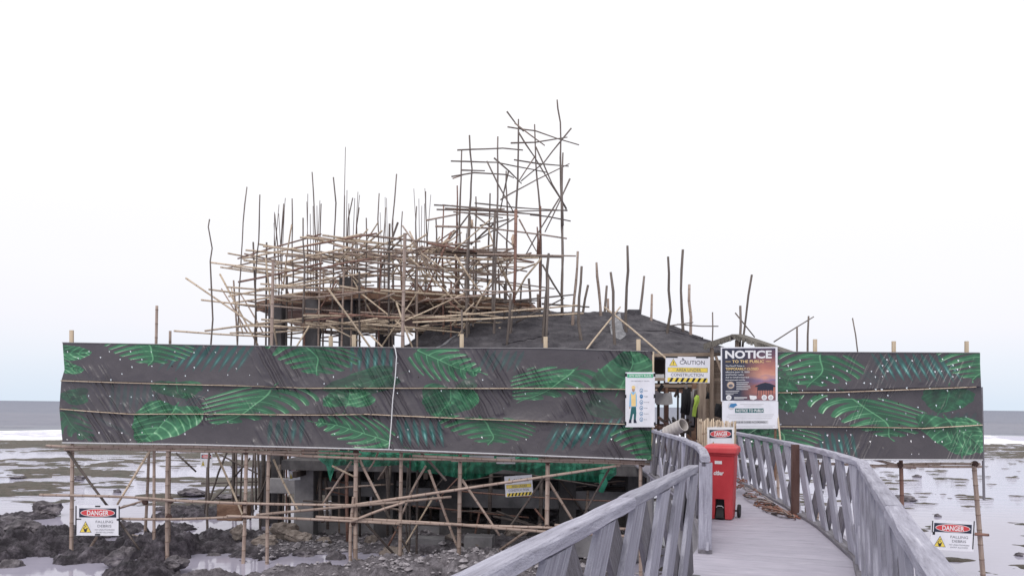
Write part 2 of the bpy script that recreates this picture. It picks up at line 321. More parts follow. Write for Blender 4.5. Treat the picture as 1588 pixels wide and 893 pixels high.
L(m3.outputs[0], ms.inputs[0]); L(df.outputs[0], ms.inputs[1]); L(gl.outputs[0], ms.inputs[2]); L(ms.outputs[0], t.nodes['Material Output'].inputs['Surface'])

ys = np.concatenate([np.linspace(-9, 14, 24)[:-1], 14 * (36 / 14) ** np.linspace(0, 1, 330)[:-1], 36 * (102 / 36) ** np.linspace(0, 1, 150)])
us = np.linspace(-1, 1, 880)
Yg, Ug = np.meshgrid(ys, us, indexing='ij'); Xg = Ug * (.80 * np.maximum(Yg, 11) + 3)
Zg, Rg, Pg = reef(Xg, Yg)
grid_mesh('reef_ground', Xg, Yg, Zg, 'reef', {'rock': Rg, 'pale': Pg})
ys = np.concatenate([np.linspace(-14, 68, 24)[:-1], 68 * (230 / 68) ** np.linspace(0, 1, 300)[:-1], 230 * (12000 / 230) ** np.linspace(0, 1, 80)])
us = np.linspace(-1, 1, 320)
Yg, Ug = np.meshgrid(ys, us, indexing='ij'); Xg = Ug * (1.05 * np.maximum(Yg, 20) + 10)
off = Yg - B_edge(Xg)
amp = sstep(0, 14, off) * sstep(2500, 300, Yg)
ph = off / 15 + 1.6 * (fbm(Xg / 45, Yg / 30, 3, 8) - .5)
sw = np.clip(np.sin(ph * 2 * np.pi), -1, 1)
Zg = WZ + amp * (.16 * sw + .12 * (fbm(Xg / 4, Yg / 2, 3, 4) - .5)) + .55 * np.exp(-((off - 13 - 5 * (fbm(Xg / 18, Yg * 0, 2, 14) - .5)) / 2.4) ** 2) * sstep(0, 1, 1)
foam = np.exp(-((off - 5.5) / 5.5) ** 2) * .75 + .45 * np.exp(-((off - 14) / 2.2) ** 2) * (fbm(Xg / 14, Yg / 30, 2, 61) > .47) + .25 * np.exp(-((off - 34) / 1.8) ** 2) * sstep(.5, .62, fbm(Xg / 12, Yg / 30, 2, 62))
deep = np.where(off < 0, sstep(26, 34, Yg) * .25, .25 + .75 * sstep(6, 60, off))
grid_mesh('sea', Xg, Yg, Zg, 'sea', {'foam': foam, 'deep': deep})
def ground_z(x, y): return float(reef(np.array([x]), np.array([y]))[0][0])

# loose rocks
def rock_mb(c, rx, ry, rz, seed, sub=4, ang=.35):
    bm = bmesh.new(); bmesh.ops.create_icosphere(bm, subdivisions=sub, radius=1)
    r = random.Random(seed); dirs = [Vector((r.gauss(0, 1), r.gauss(0, 1), r.gauss(0, 1))).normalized() for _ in range(9)]
    cut = [r.uniform(.62, .9) for _ in dirs]; o = [r.uniform(0, 9) for _ in range(3)]
    mb = MB(); vs = []
    for v in bm.verts:
        p = v.co.copy()
        for d, k in zip(dirs, cut):
            q = p.dot(d)
            if q > k: p -= d * (q - k) * .85
        n = mnoise.fractal(p * 1.6 + Vector(o), 1.0, 2.0, 5)
        p *= 1 + ang * n
        vs.append((c[0] + p.x * rx, c[1] + p.y * ry, c[2] + p.z * rz))
    mb.add(vs, [[v.index for v in f.verts] for f in bm.faces]); bm.free()
    return mb
ROCKS = [  # px, py(base), width px, height px, kind
    (28, 851, 52, 24, 0), (66, 801, 46, 24, 0), (8, 812, 40, 18, 0), (150, 835, 40, 24, 0), (120, 745, 16, 8, 2), (180, 764, 12, 7, 2), (205, 838, 30, 14, 3),
    (292, 771, 46, 12, 0), (350, 776, 40, 10, 0), (368, 846, 26, 22, 3), (436, 843, 46, 30, 3), (408, 851, 40, 16, 3), (462, 847, 44, 18, 3), (500, 846, 26, 10, 3),
    (575, 846, 22, 14, 3), (605, 862, 40, 16, 3), (545, 871, 30, 14, 3), (690, 868, 34, 12, 3), (640, 876, 24, 14, 0), (520, 868, 30, 24, 0), (740, 858, 30, 14, 3), (800, 850, 36, 14, 3),
    (830, 842, 22, 10, 3), (470, 862, 40, 14, 0), (330, 862, 30, 10, 0), (780, 870, 30, 14, 3), (700, 846, 18, 10, 3), (1403, 777, 40, 9, 2), (1456, 801, 10, 5, 2), (1583, 862, 14, 6, 2),
    (24, 742, 22, 5, 2), (365, 725, 16, 4, 2), (285, 700, 14, 4, 2), (1425, 740, 16, 4, 2), (90, 893, 50, 12, 0), (265, 890, 40, 20, 0), (180, 880, 44, 30, 0), (8, 880, 40, 26, 0)]
LAB = {0: ('jagged dark coral rock in the rocky pools under the bamboo frame', 'dark coral rocks around the pools'),
       2: ('small dark rock standing alone on the wet reef flat', 'lone rocks on the reef flat'),
       3: ('pale tan boulder lying on the mud below the building', 'pale boulders below the building')}
RL = {27: 'low dark rock at the foot of the reddish bamboo post in the wet reef', 28: 'tiny dark rock on the wet flat above the tilted danger sign', 10: 'squared pale stone block leaning beside the brown footing', 9: 'pale pointed stone beside a bamboo post at the edge of the pool',
      7: 'flat-topped dark rock island on the reef flat beside the small danger sign', 8: 'flat dark rock at the foot of the dark prop poles', 0: 'broad dark coral block at the far end of the frame, beside the pool', 1: 'pointed dark coral rock rising behind the others beside the falling debris sign', 14: 'round pale boulder between two bamboo posts on the rubble', 19: 'dark rounded coral lump among pale rubble below the white cord'}
for i, (px, py, wd, ht, k) in enumerate(ROCKS):
    g = G(px, py, WZ); s = g.y / F; rx = wd * s / 2; rz = ht * s * .62
    y = g.y + rx * .5; z = ground_z(g.x, y) if k != 2 else WZ
    o = rock_mb((g.x, y, z + rz * .45), rx, rx * random.uniform(.7, 1), rz, i).build('rock', 'rocktan' if k == 3 else 'rockdark', loc=(g.x, y, z))
    tag(o, RL.get(i, LAB[k][0]), 'rock', LAB[k][1])
# loose rubble nobody could count
mb = MB()
RG = [G(random.uniform(400, 1010), random.uniform(822, 905), WZ) for _ in range(4200)]
RZ = reef(np.array([g.x for g in RG]), np.array([g.y for g in RG]))[0]; RD = fbm(np.array([g.x for g in RG]) / 1.3, np.array([g.y for g in RG]) / 1.3, 3, 90)
for g, z, dn in zip(RG, RZ, RD):
    z = float(z)
    if random.random() > .15 + .85 * float(sstep(.42, .6, dn)): continue
    r = random.uniform(.02, .065) * (2.0 if random.random() < .08 else 1)
    if z < WZ - .02: continue
    vs = [(g.x + r * x * random.uniform(.6, 1.2), g.y + r * y * random.uniform(.6, 1.2), z + r * (zz * .7 + .4) * random.uniform(.6, 1.2)) for x, y, zz in
          ((1, 0, 0), (-1, 0, 0), (0, 1, 0), (0, -1, 0), (0, 0, 1), (0, 0, -1), (.7, .7, .3), (-.6, .5, .5))]
    mb.add(vs, [(0, 6, 4), (6, 2, 4), (2, 7, 4), (7, 1, 4), (1, 3, 4), (3, 0, 4), (0, 2, 6), (2, 1, 7), (0, 5, 2), (2, 5, 1), (1, 5, 3), (3, 5, 0)])
tag(mb.build('rubble', 'rubble'), 'loose grey rubble strewn on the ground below the building', 'rubble', None, 'stuff')

# ------------------------------------------------------------------ boardwalk
def V2(a): return Vector((a[0], a[1], 0))
PAIRS = [((-1.36, -.62), (.14, -1.22)), ((2.18, 8.38), (3.72, 7.86)), ((2.50, 9.6), (4.13, 9.3)), ((2.82, 11.2), (4.42, 11.1)), ((3.07, 13.4), (4.66, 13.2)), ((3.36, 17.9), (5.15, 17.8)), ((3.5, 20.6), (5.3, 20.6))]
deck = MB()
bw = bpy.data.objects.new('boardwalk', None); COL.objects.link(bw); bw['kind'] = 'structure'; bw['_loc'] = (0, 0, 0)
for (l0, r0), (l1, r1) in zip(PAIRS, PAIRS[1:]):
    a0, a1, b0, b1 = V2(l0), V2(l1), V2(r0), V2(r1)
    a0, b0 = a0 + (a0 - b0).normalized() * .07, b0 + (b0 - a0).normalized() * .07
    a1, b1 = a1 + (a1 - b1).normalized() * .07, b1 + (b1 - a1).normalized() * .07
    n = max(1, round(((a1 + b1) / 2 - (a0 + b0) / 2).length / .145))
    for i in range(n):
        f0, f1 = (i + .007) / n, (i + 1 - .007) / n
        q = [a0.lerp(a1, f0), b0.lerp(b1, f0), b0.lerp(b1, f1), a0.lerp(a1, f1)]
        ex = random.uniform(-.02, .02); dz = random.gauss(0, .0008); o = random.uniform(0, 40)
        wdt = (q[1] - q[0]).length
        vs = [(p.x + (ex if j in (1, 2) else 0), p.y, z + dz) for z in (-.045, 0) for j, p in enumerate(q)]
        pc = [(o + (0, wdt, wdt, 0)[j], (0, 0, .14, .14)[j], z + o) for z in (-.045, 0) for j in range(4)]
        pm = MB(); pm.add(vs, [(0, 3, 2, 1), (4, 5, 6, 7), (0, 1, 5, 4), (1, 2, 6, 5), (2, 3, 7, 6), (3, 0, 4, 7)], pc)
        pm.build('plank', 'deckwood', bw)
    for fr in (.1, .5, .9):
        mb = MB(); p, q = a0.lerp(b0, fr), a1.lerp(b1, fr)
        mb.beam((p.x, p.y, -.155), (q.x, q.y, -.155), .08, .2); mb.build('joist', 'weathered_dark', bw)
for (l0, r0) in PAIRS[1:6]:
    for p in (l0, r0):
        gz = ground_z(p[0], p[1]) - .3; mb = MB(); mb.tube([(p[0], p[1], gz), (p[0], p[1], -.06)], .09, 10); mb.build('pile', 'concrete', bw)
for f in (.2, .5, .8):
    for k in (0, 1):
        p = V2(PAIRS[0][k]).lerp(V2(PAIRS[1][k]), f); mb = MB(); mb.tube([(p.x, p.y, ground_z(p.x, p.y) - .3), (p.x, p.y, -.06)], .09, 10); mb.build('pile', 'concrete', bw)

RT = 1.06
def polyresample(pts, step):
    pts = [V2(p) for p in pts]; cum = [0]
    for a, b in zip(pts, pts[1:]): cum.append(cum[-1] + (b - a).length)
    tot = cum[-1]; n = max(1, round(tot / step)); res = []
    def at(s):
        s = min(max(s, 0), tot)
        for i in range(len(pts) - 1):
            if s <= cum[i + 1] + 1e-9:
                return pts[i].lerp(pts[i + 1], (s - cum[i]) / (cum[i + 1] - cum[i]))
        return pts[-1]
    return at, tot, n
def railing(label, pts, inner, posts, step=.8, broken=(), endtrim=0, group=None):
    """pts from near to far; inner = +1 if the deck is to the right of the direction of travel"""
    p0 = V2(pts[0]); T = thing('wooden_railing', label, 'railing', (p0.x, p0.y, 0))
    at, tot, n = polyresample(pts, step); st = tot / n
    def frame(s):
        a, b = at(s - .06), at(s + .06); d = (b - a).normalized(); nrm = Vector((d.y, -d.x, 0)) * inner; return at(s), d, nrm
    def board(st_, sb, zt, zb, off, wd=.34, th=.034, mat='weathered'):
        pa, da, na = frame(st_); pb, db, nb = frame(sb); mb = MB(); vs = []; pc = []; o = random.uniform(0, 60)
        tw = random.gauss(0, .004)
        for z, p, d, nn, ws in ((zt, pa, da, na, wd * random.uniform(.94, 1.04)), (zb, pb, db, nb, wd * random.uniform(.94, 1.04))):
            for sx, sy in ((-1, -1), (1, -1), (1, 1), (-1, 1)):
                q = p + d * sx * ws / 2 + nn * (off + sy * th / 2 + tw); vs.append((q.x, q.y, z)); pc.append((z + o, sx * ws / 2, sy * th / 2 + o))
        mb.add(vs, [(3, 2, 1, 0), (4, 5, 6, 7), (0, 1, 5, 4), (1, 2, 6, 5), (2, 3, 7, 6), (3, 0, 4, 7)], pc)
        mb.build('slat', mat, T)
    zt, zb = RT - .07, .045
    for i in range(n + 1):
        s = i * st + random.gauss(0, .012)
        if 0.12 < s <= tot + .01 and s - st > -.3:
            board(min(s, tot - .1), max(.12, s - st), zt + random.uniform(-.01, .006), zb, .019)
        if s < tot - .2 and s + st < tot + .1:
            zm = random.uniform(.47, .53)
            smid = s + st * (zt - zm) / (zt - zb)
            s += .15; smid += .15
            board(max(.12, s), min(smid, tot - .05), zt, zm, -.019, mat='weathered_shaded')  # outer layer takes the wood with its shade painted in
            if i not in broken: board(min(smid + .02, tot - .05), min(tot - .1, s + st), zm - .03, zb, -.019, mat='weathered_shaded')
    # top rail in lengths that meet at the bends
    segs = max(1, round(tot / 2.6)); cuts = [tot * i / segs for i in range(segs + 1)]
    for i in range(segs):
        a, b = cuts[i] + (.006 if i else 0), cuts[i + 1]; k = 10; mb = MB(); hgt = RT - .034 + random.uniform(-.006, .006); lat = random.uniform(-.008, .008)
        W, H, ch = .052, .034, .010
        prof = [(-W + ch, -H), (W - ch, -H), (W, -H + ch), (W, H - ch), (W - ch, H), (-W + ch, H), (-W, H - ch), (-W, -H + ch)]
        vs = []; pc = []; o = random.uniform(0, 60)
        for j in range(k + 1):
            s = a + (b - a) * j / k; p, d, nn = frame(s)
            for x, y in prof:
                jx, jy = random.gauss(0, .0025), random.gauss(0, .002); q = p + nn * (x + jx + lat); vs.append((q.x, q.y, hgt + y + jy)); pc.append((s + o, x, y + o))
        fs = [(j * 8 + m_, j * 8 + (m_ + 1) % 8, j * 8 + 8 + (m_ + 1) % 8, j * 8 + 8 + m_) for j in range(k) for m_ in range(8)] + [tuple(range(7, -1, -1)), tuple(k * 8 + m_ for m_ in range(8))]
        mb.add(vs, fs, pc); mb.build('top_rail', 'weathered', T)
        mb = MB()
        for j in range(k):
            p, d, nn = frame(a + (b - a) * j / k); q, d2, n2_ = frame(a + (b - a) * (j + 1) / k)
            mb.beam((p.x, p.y, .022), (q.x, q.y, .022), .15, .044, seg=1)
        mb.build('bottom_rail', 'weathered_dark', T)
    for s, mat, wdt in posts:
        p, d, nn = frame(s * tot); mb = MB(); q = p + nn * (.09 if mat == 'brownpaint' else 0)
        mb.beam((q.x, q.y, -.3 if mat != 'brownpaint' else .0), (q.x, q.y, RT - .07 if mat != 'brownpaint' else RT + .0), wdt, wdt, up=(d.x, d.y, 0), ch=.008, seg=4, jit=.001)
        mb.build('post', mat, T)
    return T
railing('weathered grey railing with a stepped joint, ending short of the square post', [(-1.36, -.62), (-.15, 2.34), (1.70, 6.92)], 1, [(.02, 'weathered', .11)], broken=(6,))
railing('curved weathered grey railing that starts at a square post beside the red bin', [(2.13, 8.12), (2.46, 9.5), (2.80, 11.2), (3.06, 13.4), (3.34, 17.6)], 1, [(0.008, 'weathered', .14), (.5, 'weathered', .10), (.99, 'weathered', .1)], broken=(4, 9))
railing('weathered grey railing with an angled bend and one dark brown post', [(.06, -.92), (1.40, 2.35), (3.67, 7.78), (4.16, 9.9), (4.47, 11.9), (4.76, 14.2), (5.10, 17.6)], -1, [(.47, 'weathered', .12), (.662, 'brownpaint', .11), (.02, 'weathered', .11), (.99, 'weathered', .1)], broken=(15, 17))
# ------------------------------------------------------------------ poles
def culm(T, a, b, r, mat='bamboo', r1=None, wob=.012, name='bamboo_pole', nodes=True, n=8):
    """one bamboo culm between two points, swollen at its nodes"""
    a, b = Vector(a), Vector(b); ln = (b - a).length; t = (b - a) / ln; r1 = r1 or r * .85
    sd = t.cross(Vector((.3, .5, .8))).normalized(); s2 = t.cross(sd); ph = random.uniform(0, 6.28); k1 = random.gauss(0, wob) * ln ** .5; k2 = random.gauss(0, wob) * ln ** .5
    off = random.uniform(0, .36); ds = [0.0]
    if nodes:
        d = .36 - off
        while d < ln:
            ds += [x for x in (d - .022, d, d + .022) if 0.01 < x < ln - .01]; d += .36
    else:
        d = .7
        while d < ln - .2: ds.append(d); d += .7
    ds.append(ln); pts = []; rad = []
    for d in ds:
        f = d / ln; w_ = math.sin(math.pi * f); pts.append(a + t * d + sd * (k1 * w_ + .3 * k1 * math.sin(7 * f + ph)) + s2 * (k2 * w_))
        rr = r + (r1 - r) * f
        nd = nodes and abs(((d + off) / .36) - round((d + off) / .36)) < 1e-3
        rad.append(rr * (1.12 if nd else 1))
    mb = MB(); mb.tube(pts, rad, n, rnd=off + .36 * random.randint(0, 60))
    return mb.build(name, mat, T, smooth=True)
def crooked(T, pts, r0, r1, mat='stick', name='pole', n=6, loc=None, ends=True):
    P = [Vector(p) for p in pts]; fine = []
    for a, b in zip(P, P[1:]):
        k = max(1, int((b - a).length / .45))
        for i in range(k): fine.append(a.lerp(b, i / k) + (Vector((random.gauss(0, .012), random.gauss(0, .012), 0)) if i else Vector((0, 0, 0))))
    fine.append(P[-1]); k = len(fine)
    mb = MB(); mb.tube(fine, [(r0 + (r1 - r0) * i / (k - 1)) * random.uniform(.88, 1.12) for i in range(k)], n, rnd=random.uniform(0, 50))
    return mb.build(name, mat, T, loc=loc, smooth=True)
def DL(px): return 19.1 - (px - 97) / 915.0 * 1.6          # distance of the left banner frame
def DR(px): return 17.65 + (px - 1200) * .0006
def lashing(T, p, r=.055):
    mb = MB(); mb.tube([p + Vector((-.05, 0, .035)), p + Vector((.05, 0, -.035))], r, 8); mb.tube([p + Vector((-.045, 0, -.035)), p + Vector((.045, 0, .04))], r * .96, 8)
    mb.build('lashing', 'lash', T)
# --- frame that carries the long banner
p = U(550, 890, DL(550)); FS = thing('bamboo_scaffold', 'long bamboo frame on tall posts carrying the wide leaf-print banner', 'scaffold', (p.x, p.y, WZ))
def post(T, px_t, py_t, px_b, D, r, mat='bamboo', back=.13, nodes=True, wob=.01):
    a = U(px_t, py_t, D + back); b = U(px_b, 888, D + back); zb = ground_z(b.x, b.y) - .25
    b = a.lerp(b, (a.z - zb) / (a.z - b.z)); return culm(T, b, a, r, mat, r * .9, wob, nodes=nodes)
for x0, y0, x1, r in [(111, 540, 110, .05), (269, 550, 260, .05), (384, 550, 376, .048), (553, 552, 551, .058), (714, 550, 711, .052), (849, 552, 847, .054), (996, 600, 994, .045), (424, 402, 414, .046), (628, 362, 620, .046)]:
    post(FS, x0, y0, x1, DL(x0), r)
post(FS, 548, 770, 543, DL(548), .042, back=.02)
for x0, y0, x1, r, bk in [(231, 692, 222, .042, 1.4), (622, 700, 620, .042, 1.2), (636, 705, 634, .03, 1.6), (648, 700, 646, .032, 1.9), (243, 474, 238, .04, .4), (264, 513, 262, .038, .5)]:
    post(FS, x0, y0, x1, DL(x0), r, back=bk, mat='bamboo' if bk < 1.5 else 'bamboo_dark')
def ln(T, x0, y0, x1, y1, r=.036, mat='bamboo', b0=0, b1=None, D=DL, wob=.012, nodes=True):
    return culm(T, U(x0, y0, D(x0) + b0), U(x1, y1, D(x1) + (b0 if b1 is None else b1)), r, mat, r * .85, wob, nodes=nodes)
for a in [(72, 691, 330, 700), (100, 697, 400, 695), (280, 699, 560, 704), (400, 702, 716, 712), (640, 706, 860, 715), (700, 713, 1008, 719), (835, 712, 1000, 716), (95, 692, 520, 697), (560, 698, 1010, 713),
          (62, 767, 300, 778), (215, 773, 560, 783), (185, 804, 385, 800), (352, 800, 620, 812), (490, 801, 720, 813), (545, 806, 860, 818), (700, 812, 998, 832), (860, 814, 1000, 820),
          (398, 798, 700, 770), (545, 783, 962, 721)]:
    ln(FS, *a, b0=random.uniform(.0, .05) - .02)
for a in [(545, 808, 628, 778, .036, 'bamboo', -.06), (103, 696, 165, 782, .036, 'bamboo_dark', .05), (165, 782, 216, 852, .034, 'bamboo_dark', .08), (238, 690, 182, 782, .033, 'bamboo_pale', .25, .1), (150, 832, 113, 889, .036, 'bamboo', .05),
          (558, 713, 598, 792, .036, 'bamboo', .2), (598, 792, 642, 868, .034, 'bamboo_dark', .3), (652, 700, 692, 745, .034, 'bamboo_dark', .25), (546, 785, 620, 868, .034, 'bamboo_dark', .35, .9), (665, 728, 710, 850, .034, 'bamboo', .3),
          (716, 743, 775, 830, .034, 'bamboo', .3), (850, 745, 905, 832, .034, 'bamboo', .25), (845, 738, 782, 828, .03, 'bamboo_dark', .5), (660, 722, 622, 800, .03, 'bamboo', .5), (545, 715, 500, 782, .03, 'bamboo', .6),
          (334, 700, 378, 802, .03, 'bamboo_pale', .5), (424, 712, 462, 790, .028, 'bamboo_pale', .8), (590, 693, 572, 728, .026, 'bamboo', .3), (183, 788, 222, 776, .03, 'bamboo', .4), (672, 770, 625, 850, .024, 'bamboo_pale', .9), (945, 727, 905, 800, .03, 'bamboo_dark', .5),
          (515, 722, 552, 740, .026, 'bamboo_pale', .5), (700, 755, 860, 742, .022, 'bamboo_dark', 1.2)]:
    ln(FS, a[0], a[1], a[2], a[3], a[4], a[5], a[6], a[7] if len(a) > 7 else None)
for x, y in [(111, 694), (267, 695), (381, 700), (552, 701), (713, 712), (849, 716), (996, 719), (262, 801), (379, 800), (548, 810), (712, 814), (848, 818), (265, 776), (379, 780), (225, 778)]:
    lashing(FS, U(x, y, DL(x) + .05))
# squared lumber stubs that rise behind the banner
for x, y in [(111, 512), (513, 521), (549, 519), (716, 518), (846, 522), (990, 526)]:
    a = U(x, y, DL(x) + .3); bt = U(x, y + 70, DL(x) + .3); mb = MB(); mb.beam(bt, a, .10, .05, up=(0, 1, 0)); mb.build('stub_post', 'lumber', FS)
# battens that pin the banner
def batten(T, pts, D, dy=-.17, r=.013):
    P = [U(x, y, D(x) + dy) for x, y in pts]
    for a, b in zip(P, P[1:]):
        culm(T, a, b + (b - a).normalized() * .12, r * 1.1, 'bamboo_pale', r, .004, 'batten', n=6)
BAT = [[(94, 590), (330, 597), (480, 602), (720, 602), (1011, 604)], [(93, 634), (205, 642), (430, 643), (566, 642), (745, 650), (1011, 659)]]
for bt in BAT: batten(FS, bt, DL)
mb = MB(); q = [U(x, y, DL(x) - .06) for x, y in ((1013, 545), (1013, 600), (1012, 660), (1011, 714))]
mb.beam(q[0], q[3], .045, .03, up=(0, 1, 0)); mb.build('edge_post', 'lumber', FS)
# --- frame that carries the short banner
p = U(1512, 890, DR(1512)); FR = thing('bamboo_scaffold', 'short bamboo frame standing in wet reef carrying the leaf-print banner beside the notice poster', 'scaffold', (p.x, p.y, WZ))
post(FR, 1510, 716, 1524, DR(1512), .058, back=.05); post(FR, 1394, 600, 1399, DR(1395), .05, 'bamboo_red', back=.12)
mb = MB(); mb.beam(U(1526, 775, DR(1526) + .1), U(1522, 600, DR(1526) + .1), .05, .04, up=(0, 1, 0)); mb.build('edge_post', 'weathered_dark', FR)
post(FR, 1268, 600, 1266, DR(1268), .045, back=.15); post(FR, 1205, 640, 1206, DR(1205), .04, back=.15)
for a in [(1200, 716, 1420, 725), (1345, 723, 1520, 719), (1390, 721, 1522, 723), (1355, 712, 1412, 726)]: ln(FR, *a, r=.034, D=DR, b0=random.uniform(.02, .07))
for x, y in [(1512, 719), (1395, 721)]: lashing(FR, U(x, y, DR(x) + .03))
ln(FR, 1505, 827, 1533, 829, .04, 'bamboo_red', b0=-.02, D=DR, nodes=False)
for x, y in [(1264, 526), (1386, 529), (1499, 529)]:
    a = U(x, y, DR(x) + .25); bt = U(x, y + 90, DR(x) + .25); mb = MB(); mb.beam(bt, a, .09, .05, up=(0, 1, 0)); mb.build('stub_post', 'lumber', FR)
for bt in [[(1195, 609), (1300, 608), (1506, 600)], [(1195, 661), (1330, 662), (1430, 664), (1516, 659)]]: batten(FR, bt, DR)

# ------------------------------------------------------------------ banners with a printed leaf pattern
def lerp3(t, stops):
    out = np.zeros(t.shape + (3,))
    xs = [s for s, _ in stops]
    for k in range(3): out[..., k] = np.interp(t, xs, [c[k] for _, c in stops])
    return out
GREEN = [(0, (.014, .038, .028)), (.3, (.018, .085, .046)), (.55, (.042, .18, .088)), (.8, (.16, .40, .21)), (1, (.52, .73, .52))]
TEAL = [(0, (.014, .042, .044)), (.5, (.02, .10, .092)), (.8, (.055, .27, .245)), (1, (.26, .58, .54))]
def paint(X, Y, leaves):
    n = fbm(X / 60, Y / 60, 3, 5)
    C = np.stack([.062 + .03 * (n - .5), .054 + .028 * (n - .5), .065 + .03 * (n - .5)], -1)
    for lf in leaves:
        kind = lf[0]; bx, by = lf[1]; A = np.array(lf[2], float); Bv = np.array(lf[3], float); br = lf[4]; N = lf[5]; al = lf[6] if len(lf) > 6 else 1
        det = A[0] * Bv[1] - A[1] * Bv[0]; dx, dy = X - bx, Y - by
        a = (dx * Bv[1] - dy * Bv[0]) / det; b_ = (A[0] * dy - A[1] * dx) / det
        mk_ = (a > -.3) & (a < 1.1) & (np.abs(b_) < 1.15)
        if not mk_.any(): continue
        a = a[mk_]; b_ = b_[mk_]; ab = np.abs(b_); jit = .02 * np.sin(a * 19 + bx) + .015 * np.sin(ab * 23 + by); b_ = b_ + (.16 * np.sin(np.pi * np.clip(a, 0, 1)) + .03 * np.sin(9 * a + by)) * (1 if int(bx) % 2 else -1) * (kind != 'p'); ab = np.abs(b_); N = N * .78 if kind == 'm' else N
        if kind == 'm' or kind == 'h':
            ac = np.clip(a + .22 * np.clip(ab - .1, 0, .5) * (a < .25), 0, 1)
            wd_ = np.sin(np.pi * ac ** .60) ** .62 + jit
            r_ = ab / np.maximum(wd_, 1e-3); ins = r_ < 1
            ph = (a - .12 * ab - .36 * ab ** 2) * N + .17 * (b_ > 0); fr = ph - np.floor(ph)
            if kind == 'm':
                lc = (fr + .5) % 1 - .5                      # distance from the lobe's own vein
                ins = r_ < 1 - .55 * np.abs(lc) ** 1.6
                ins &= ~(np.abs(lc) > .5 - .30 * np.clip((r_ - .16) / .84, 0, 1) ** .6)
                vein = np.exp(-(lc / .045) ** 2) * np.clip(1.25 - r_, 0, 1); rim = np.exp(-((lc - .20) / .06) ** 2) * np.clip(r_ * 1.6 - .3, 0, 1)
                t_ = .20 + .18 * br + .38 * br * vein + .58 * br * rim + .10 * br * np.clip(r_, 0, 1) - .10 * (b_ > 0) + .22 * (fbm(a * 5 + bx, b_ * 5, 2, 3) - .5)
            else:
                hl = np.exp(-((fr - .5) / .10) ** 2) * .6 + .5 * np.clip(r_ - .8, 0, 1) * 2 * (fbm(a * 5 + bx, b_ * 5, 2, 8) > .52)
                t_ = .08 + .26 * br + .60 * br * hl + .16 * (b_ > 0) * br + .7 * (fbm(a * 4 + bx, b_ * 4, 3, 3) - .5)
            rib = np.exp(-(b_ / (.010 + .016 * (1 - a))) ** 2) * (a > 0); t_ = np.where(rib > .4, np.maximum(t_, .45 + .30 * br * rib), t_)
            col = lerp3(np.clip(t_, 0, 1), GREEN); o = ins * al
        else:
            ph = a * N; fr = np.abs(ph - np.floor(ph) - .5); bb = np.clip(b_, 0, 1)
            ins = (b_ > 0) & (b_ < 1) & (a > 0) & (a < 1) & (fr < .40 * np.sin(np.pi * np.clip(bb, .03, 1)) ** .7 * (1 - .35 * bb))
            t_ = .18 + .30 * br + .55 * br * np.exp(-((bb - .62) / .2) ** 2) * np.exp(-(fr / .13) ** 2) + .3 * (fbm(a * N, bb * 2, 2, 3) - .5)
            col = lerp3(np.clip(t_, 0, 1), TEAL); o = ins * al * .85 * np.clip(1.15 - .6 * bb, 0, 1) * sstep(0, .08, a) * sstep(1, .92, a)
        Cs = C[mk_]; C[mk_] = Cs + (col - Cs) * o[:, None]
    return C
LEFT = [('p', (268, 531), (134, 3), (-30, 44), .7, 10), ('p', (540, 535), (74, 4), (-2, 42), .8, 6), ('p', (752, 542), (66, 2), (-16, 34), .45, 6, .6), ('p', (170, 594), (80, 3), (-4, 44), .25, 8, .45), ('p', (300, 600), (30, 3), (-44, 40), .2, 4, .4),
    ('p', (414, 650), (62, 0), (-4, 38), .6, 5, .75), ('p', (610, 650), (76, 2), (8, 42), .95, 6), ('p', (838, 703), (124, -20), (24, -44), .95, 9), ('p', (140, 640), (50, 24), (26, 20), .3, 5, .5), ('p', (860, 655), (60, 2), (-20, 30), .3, 5, .5),
    ('m', (97, 638), (44, 46), (28, -6), .45, 5, .75), ('h', (90, 545), (52, 1), (2, 12), .95, 4), ('h', (92, 566), (38, 7), (2, 10), .9, 3), ('m', (222, 528), (8, 37), (70, 3), 1.0, 6), ('m', (470, 532), (20, 50), (72, 5), .75, 6), ('m', (648, 542), (98, 36), (-16, 28), .95, 7),
    ('h', (134, 613), (-42, 0), (0, 13), .3, 4, .8), ('h', (275, 592), (12, 26), (40, 0), .35, 5, .9), ('m', (418, 604), (-80, 54), (86, 2), .95, 7), ('h', (608, 581), (-108, 24), (10, 18), .4, 5, .8), ('h', (536, 629), (1, -30), (40, 0), .7, 4),
    ('m', (888, 573), (-78, 48), (76, 4), .85, 7), ('h', (958, 605), (22, -62), (50, 2), .6, 5), ('h', (700, 601), (-24, 45), (44, 6), .55, 5), ('h', (272, 629), (-56, 56), (48, 8), .9, 6),
    ('m', (604, 686), (-116, -32), (4, -27), 1.0, 7), ('m', (744, 648), (14, 40), (74, 4), .75, 6), ('h', (915, 622), (52, 22), (8, -14), .25, 4, .55), ('m', (1008, 668), (-2, 46), (68, 6), .85, 6), ('h', (736, 592), (-30, 8), (4, 8), .4, 3, .5)]
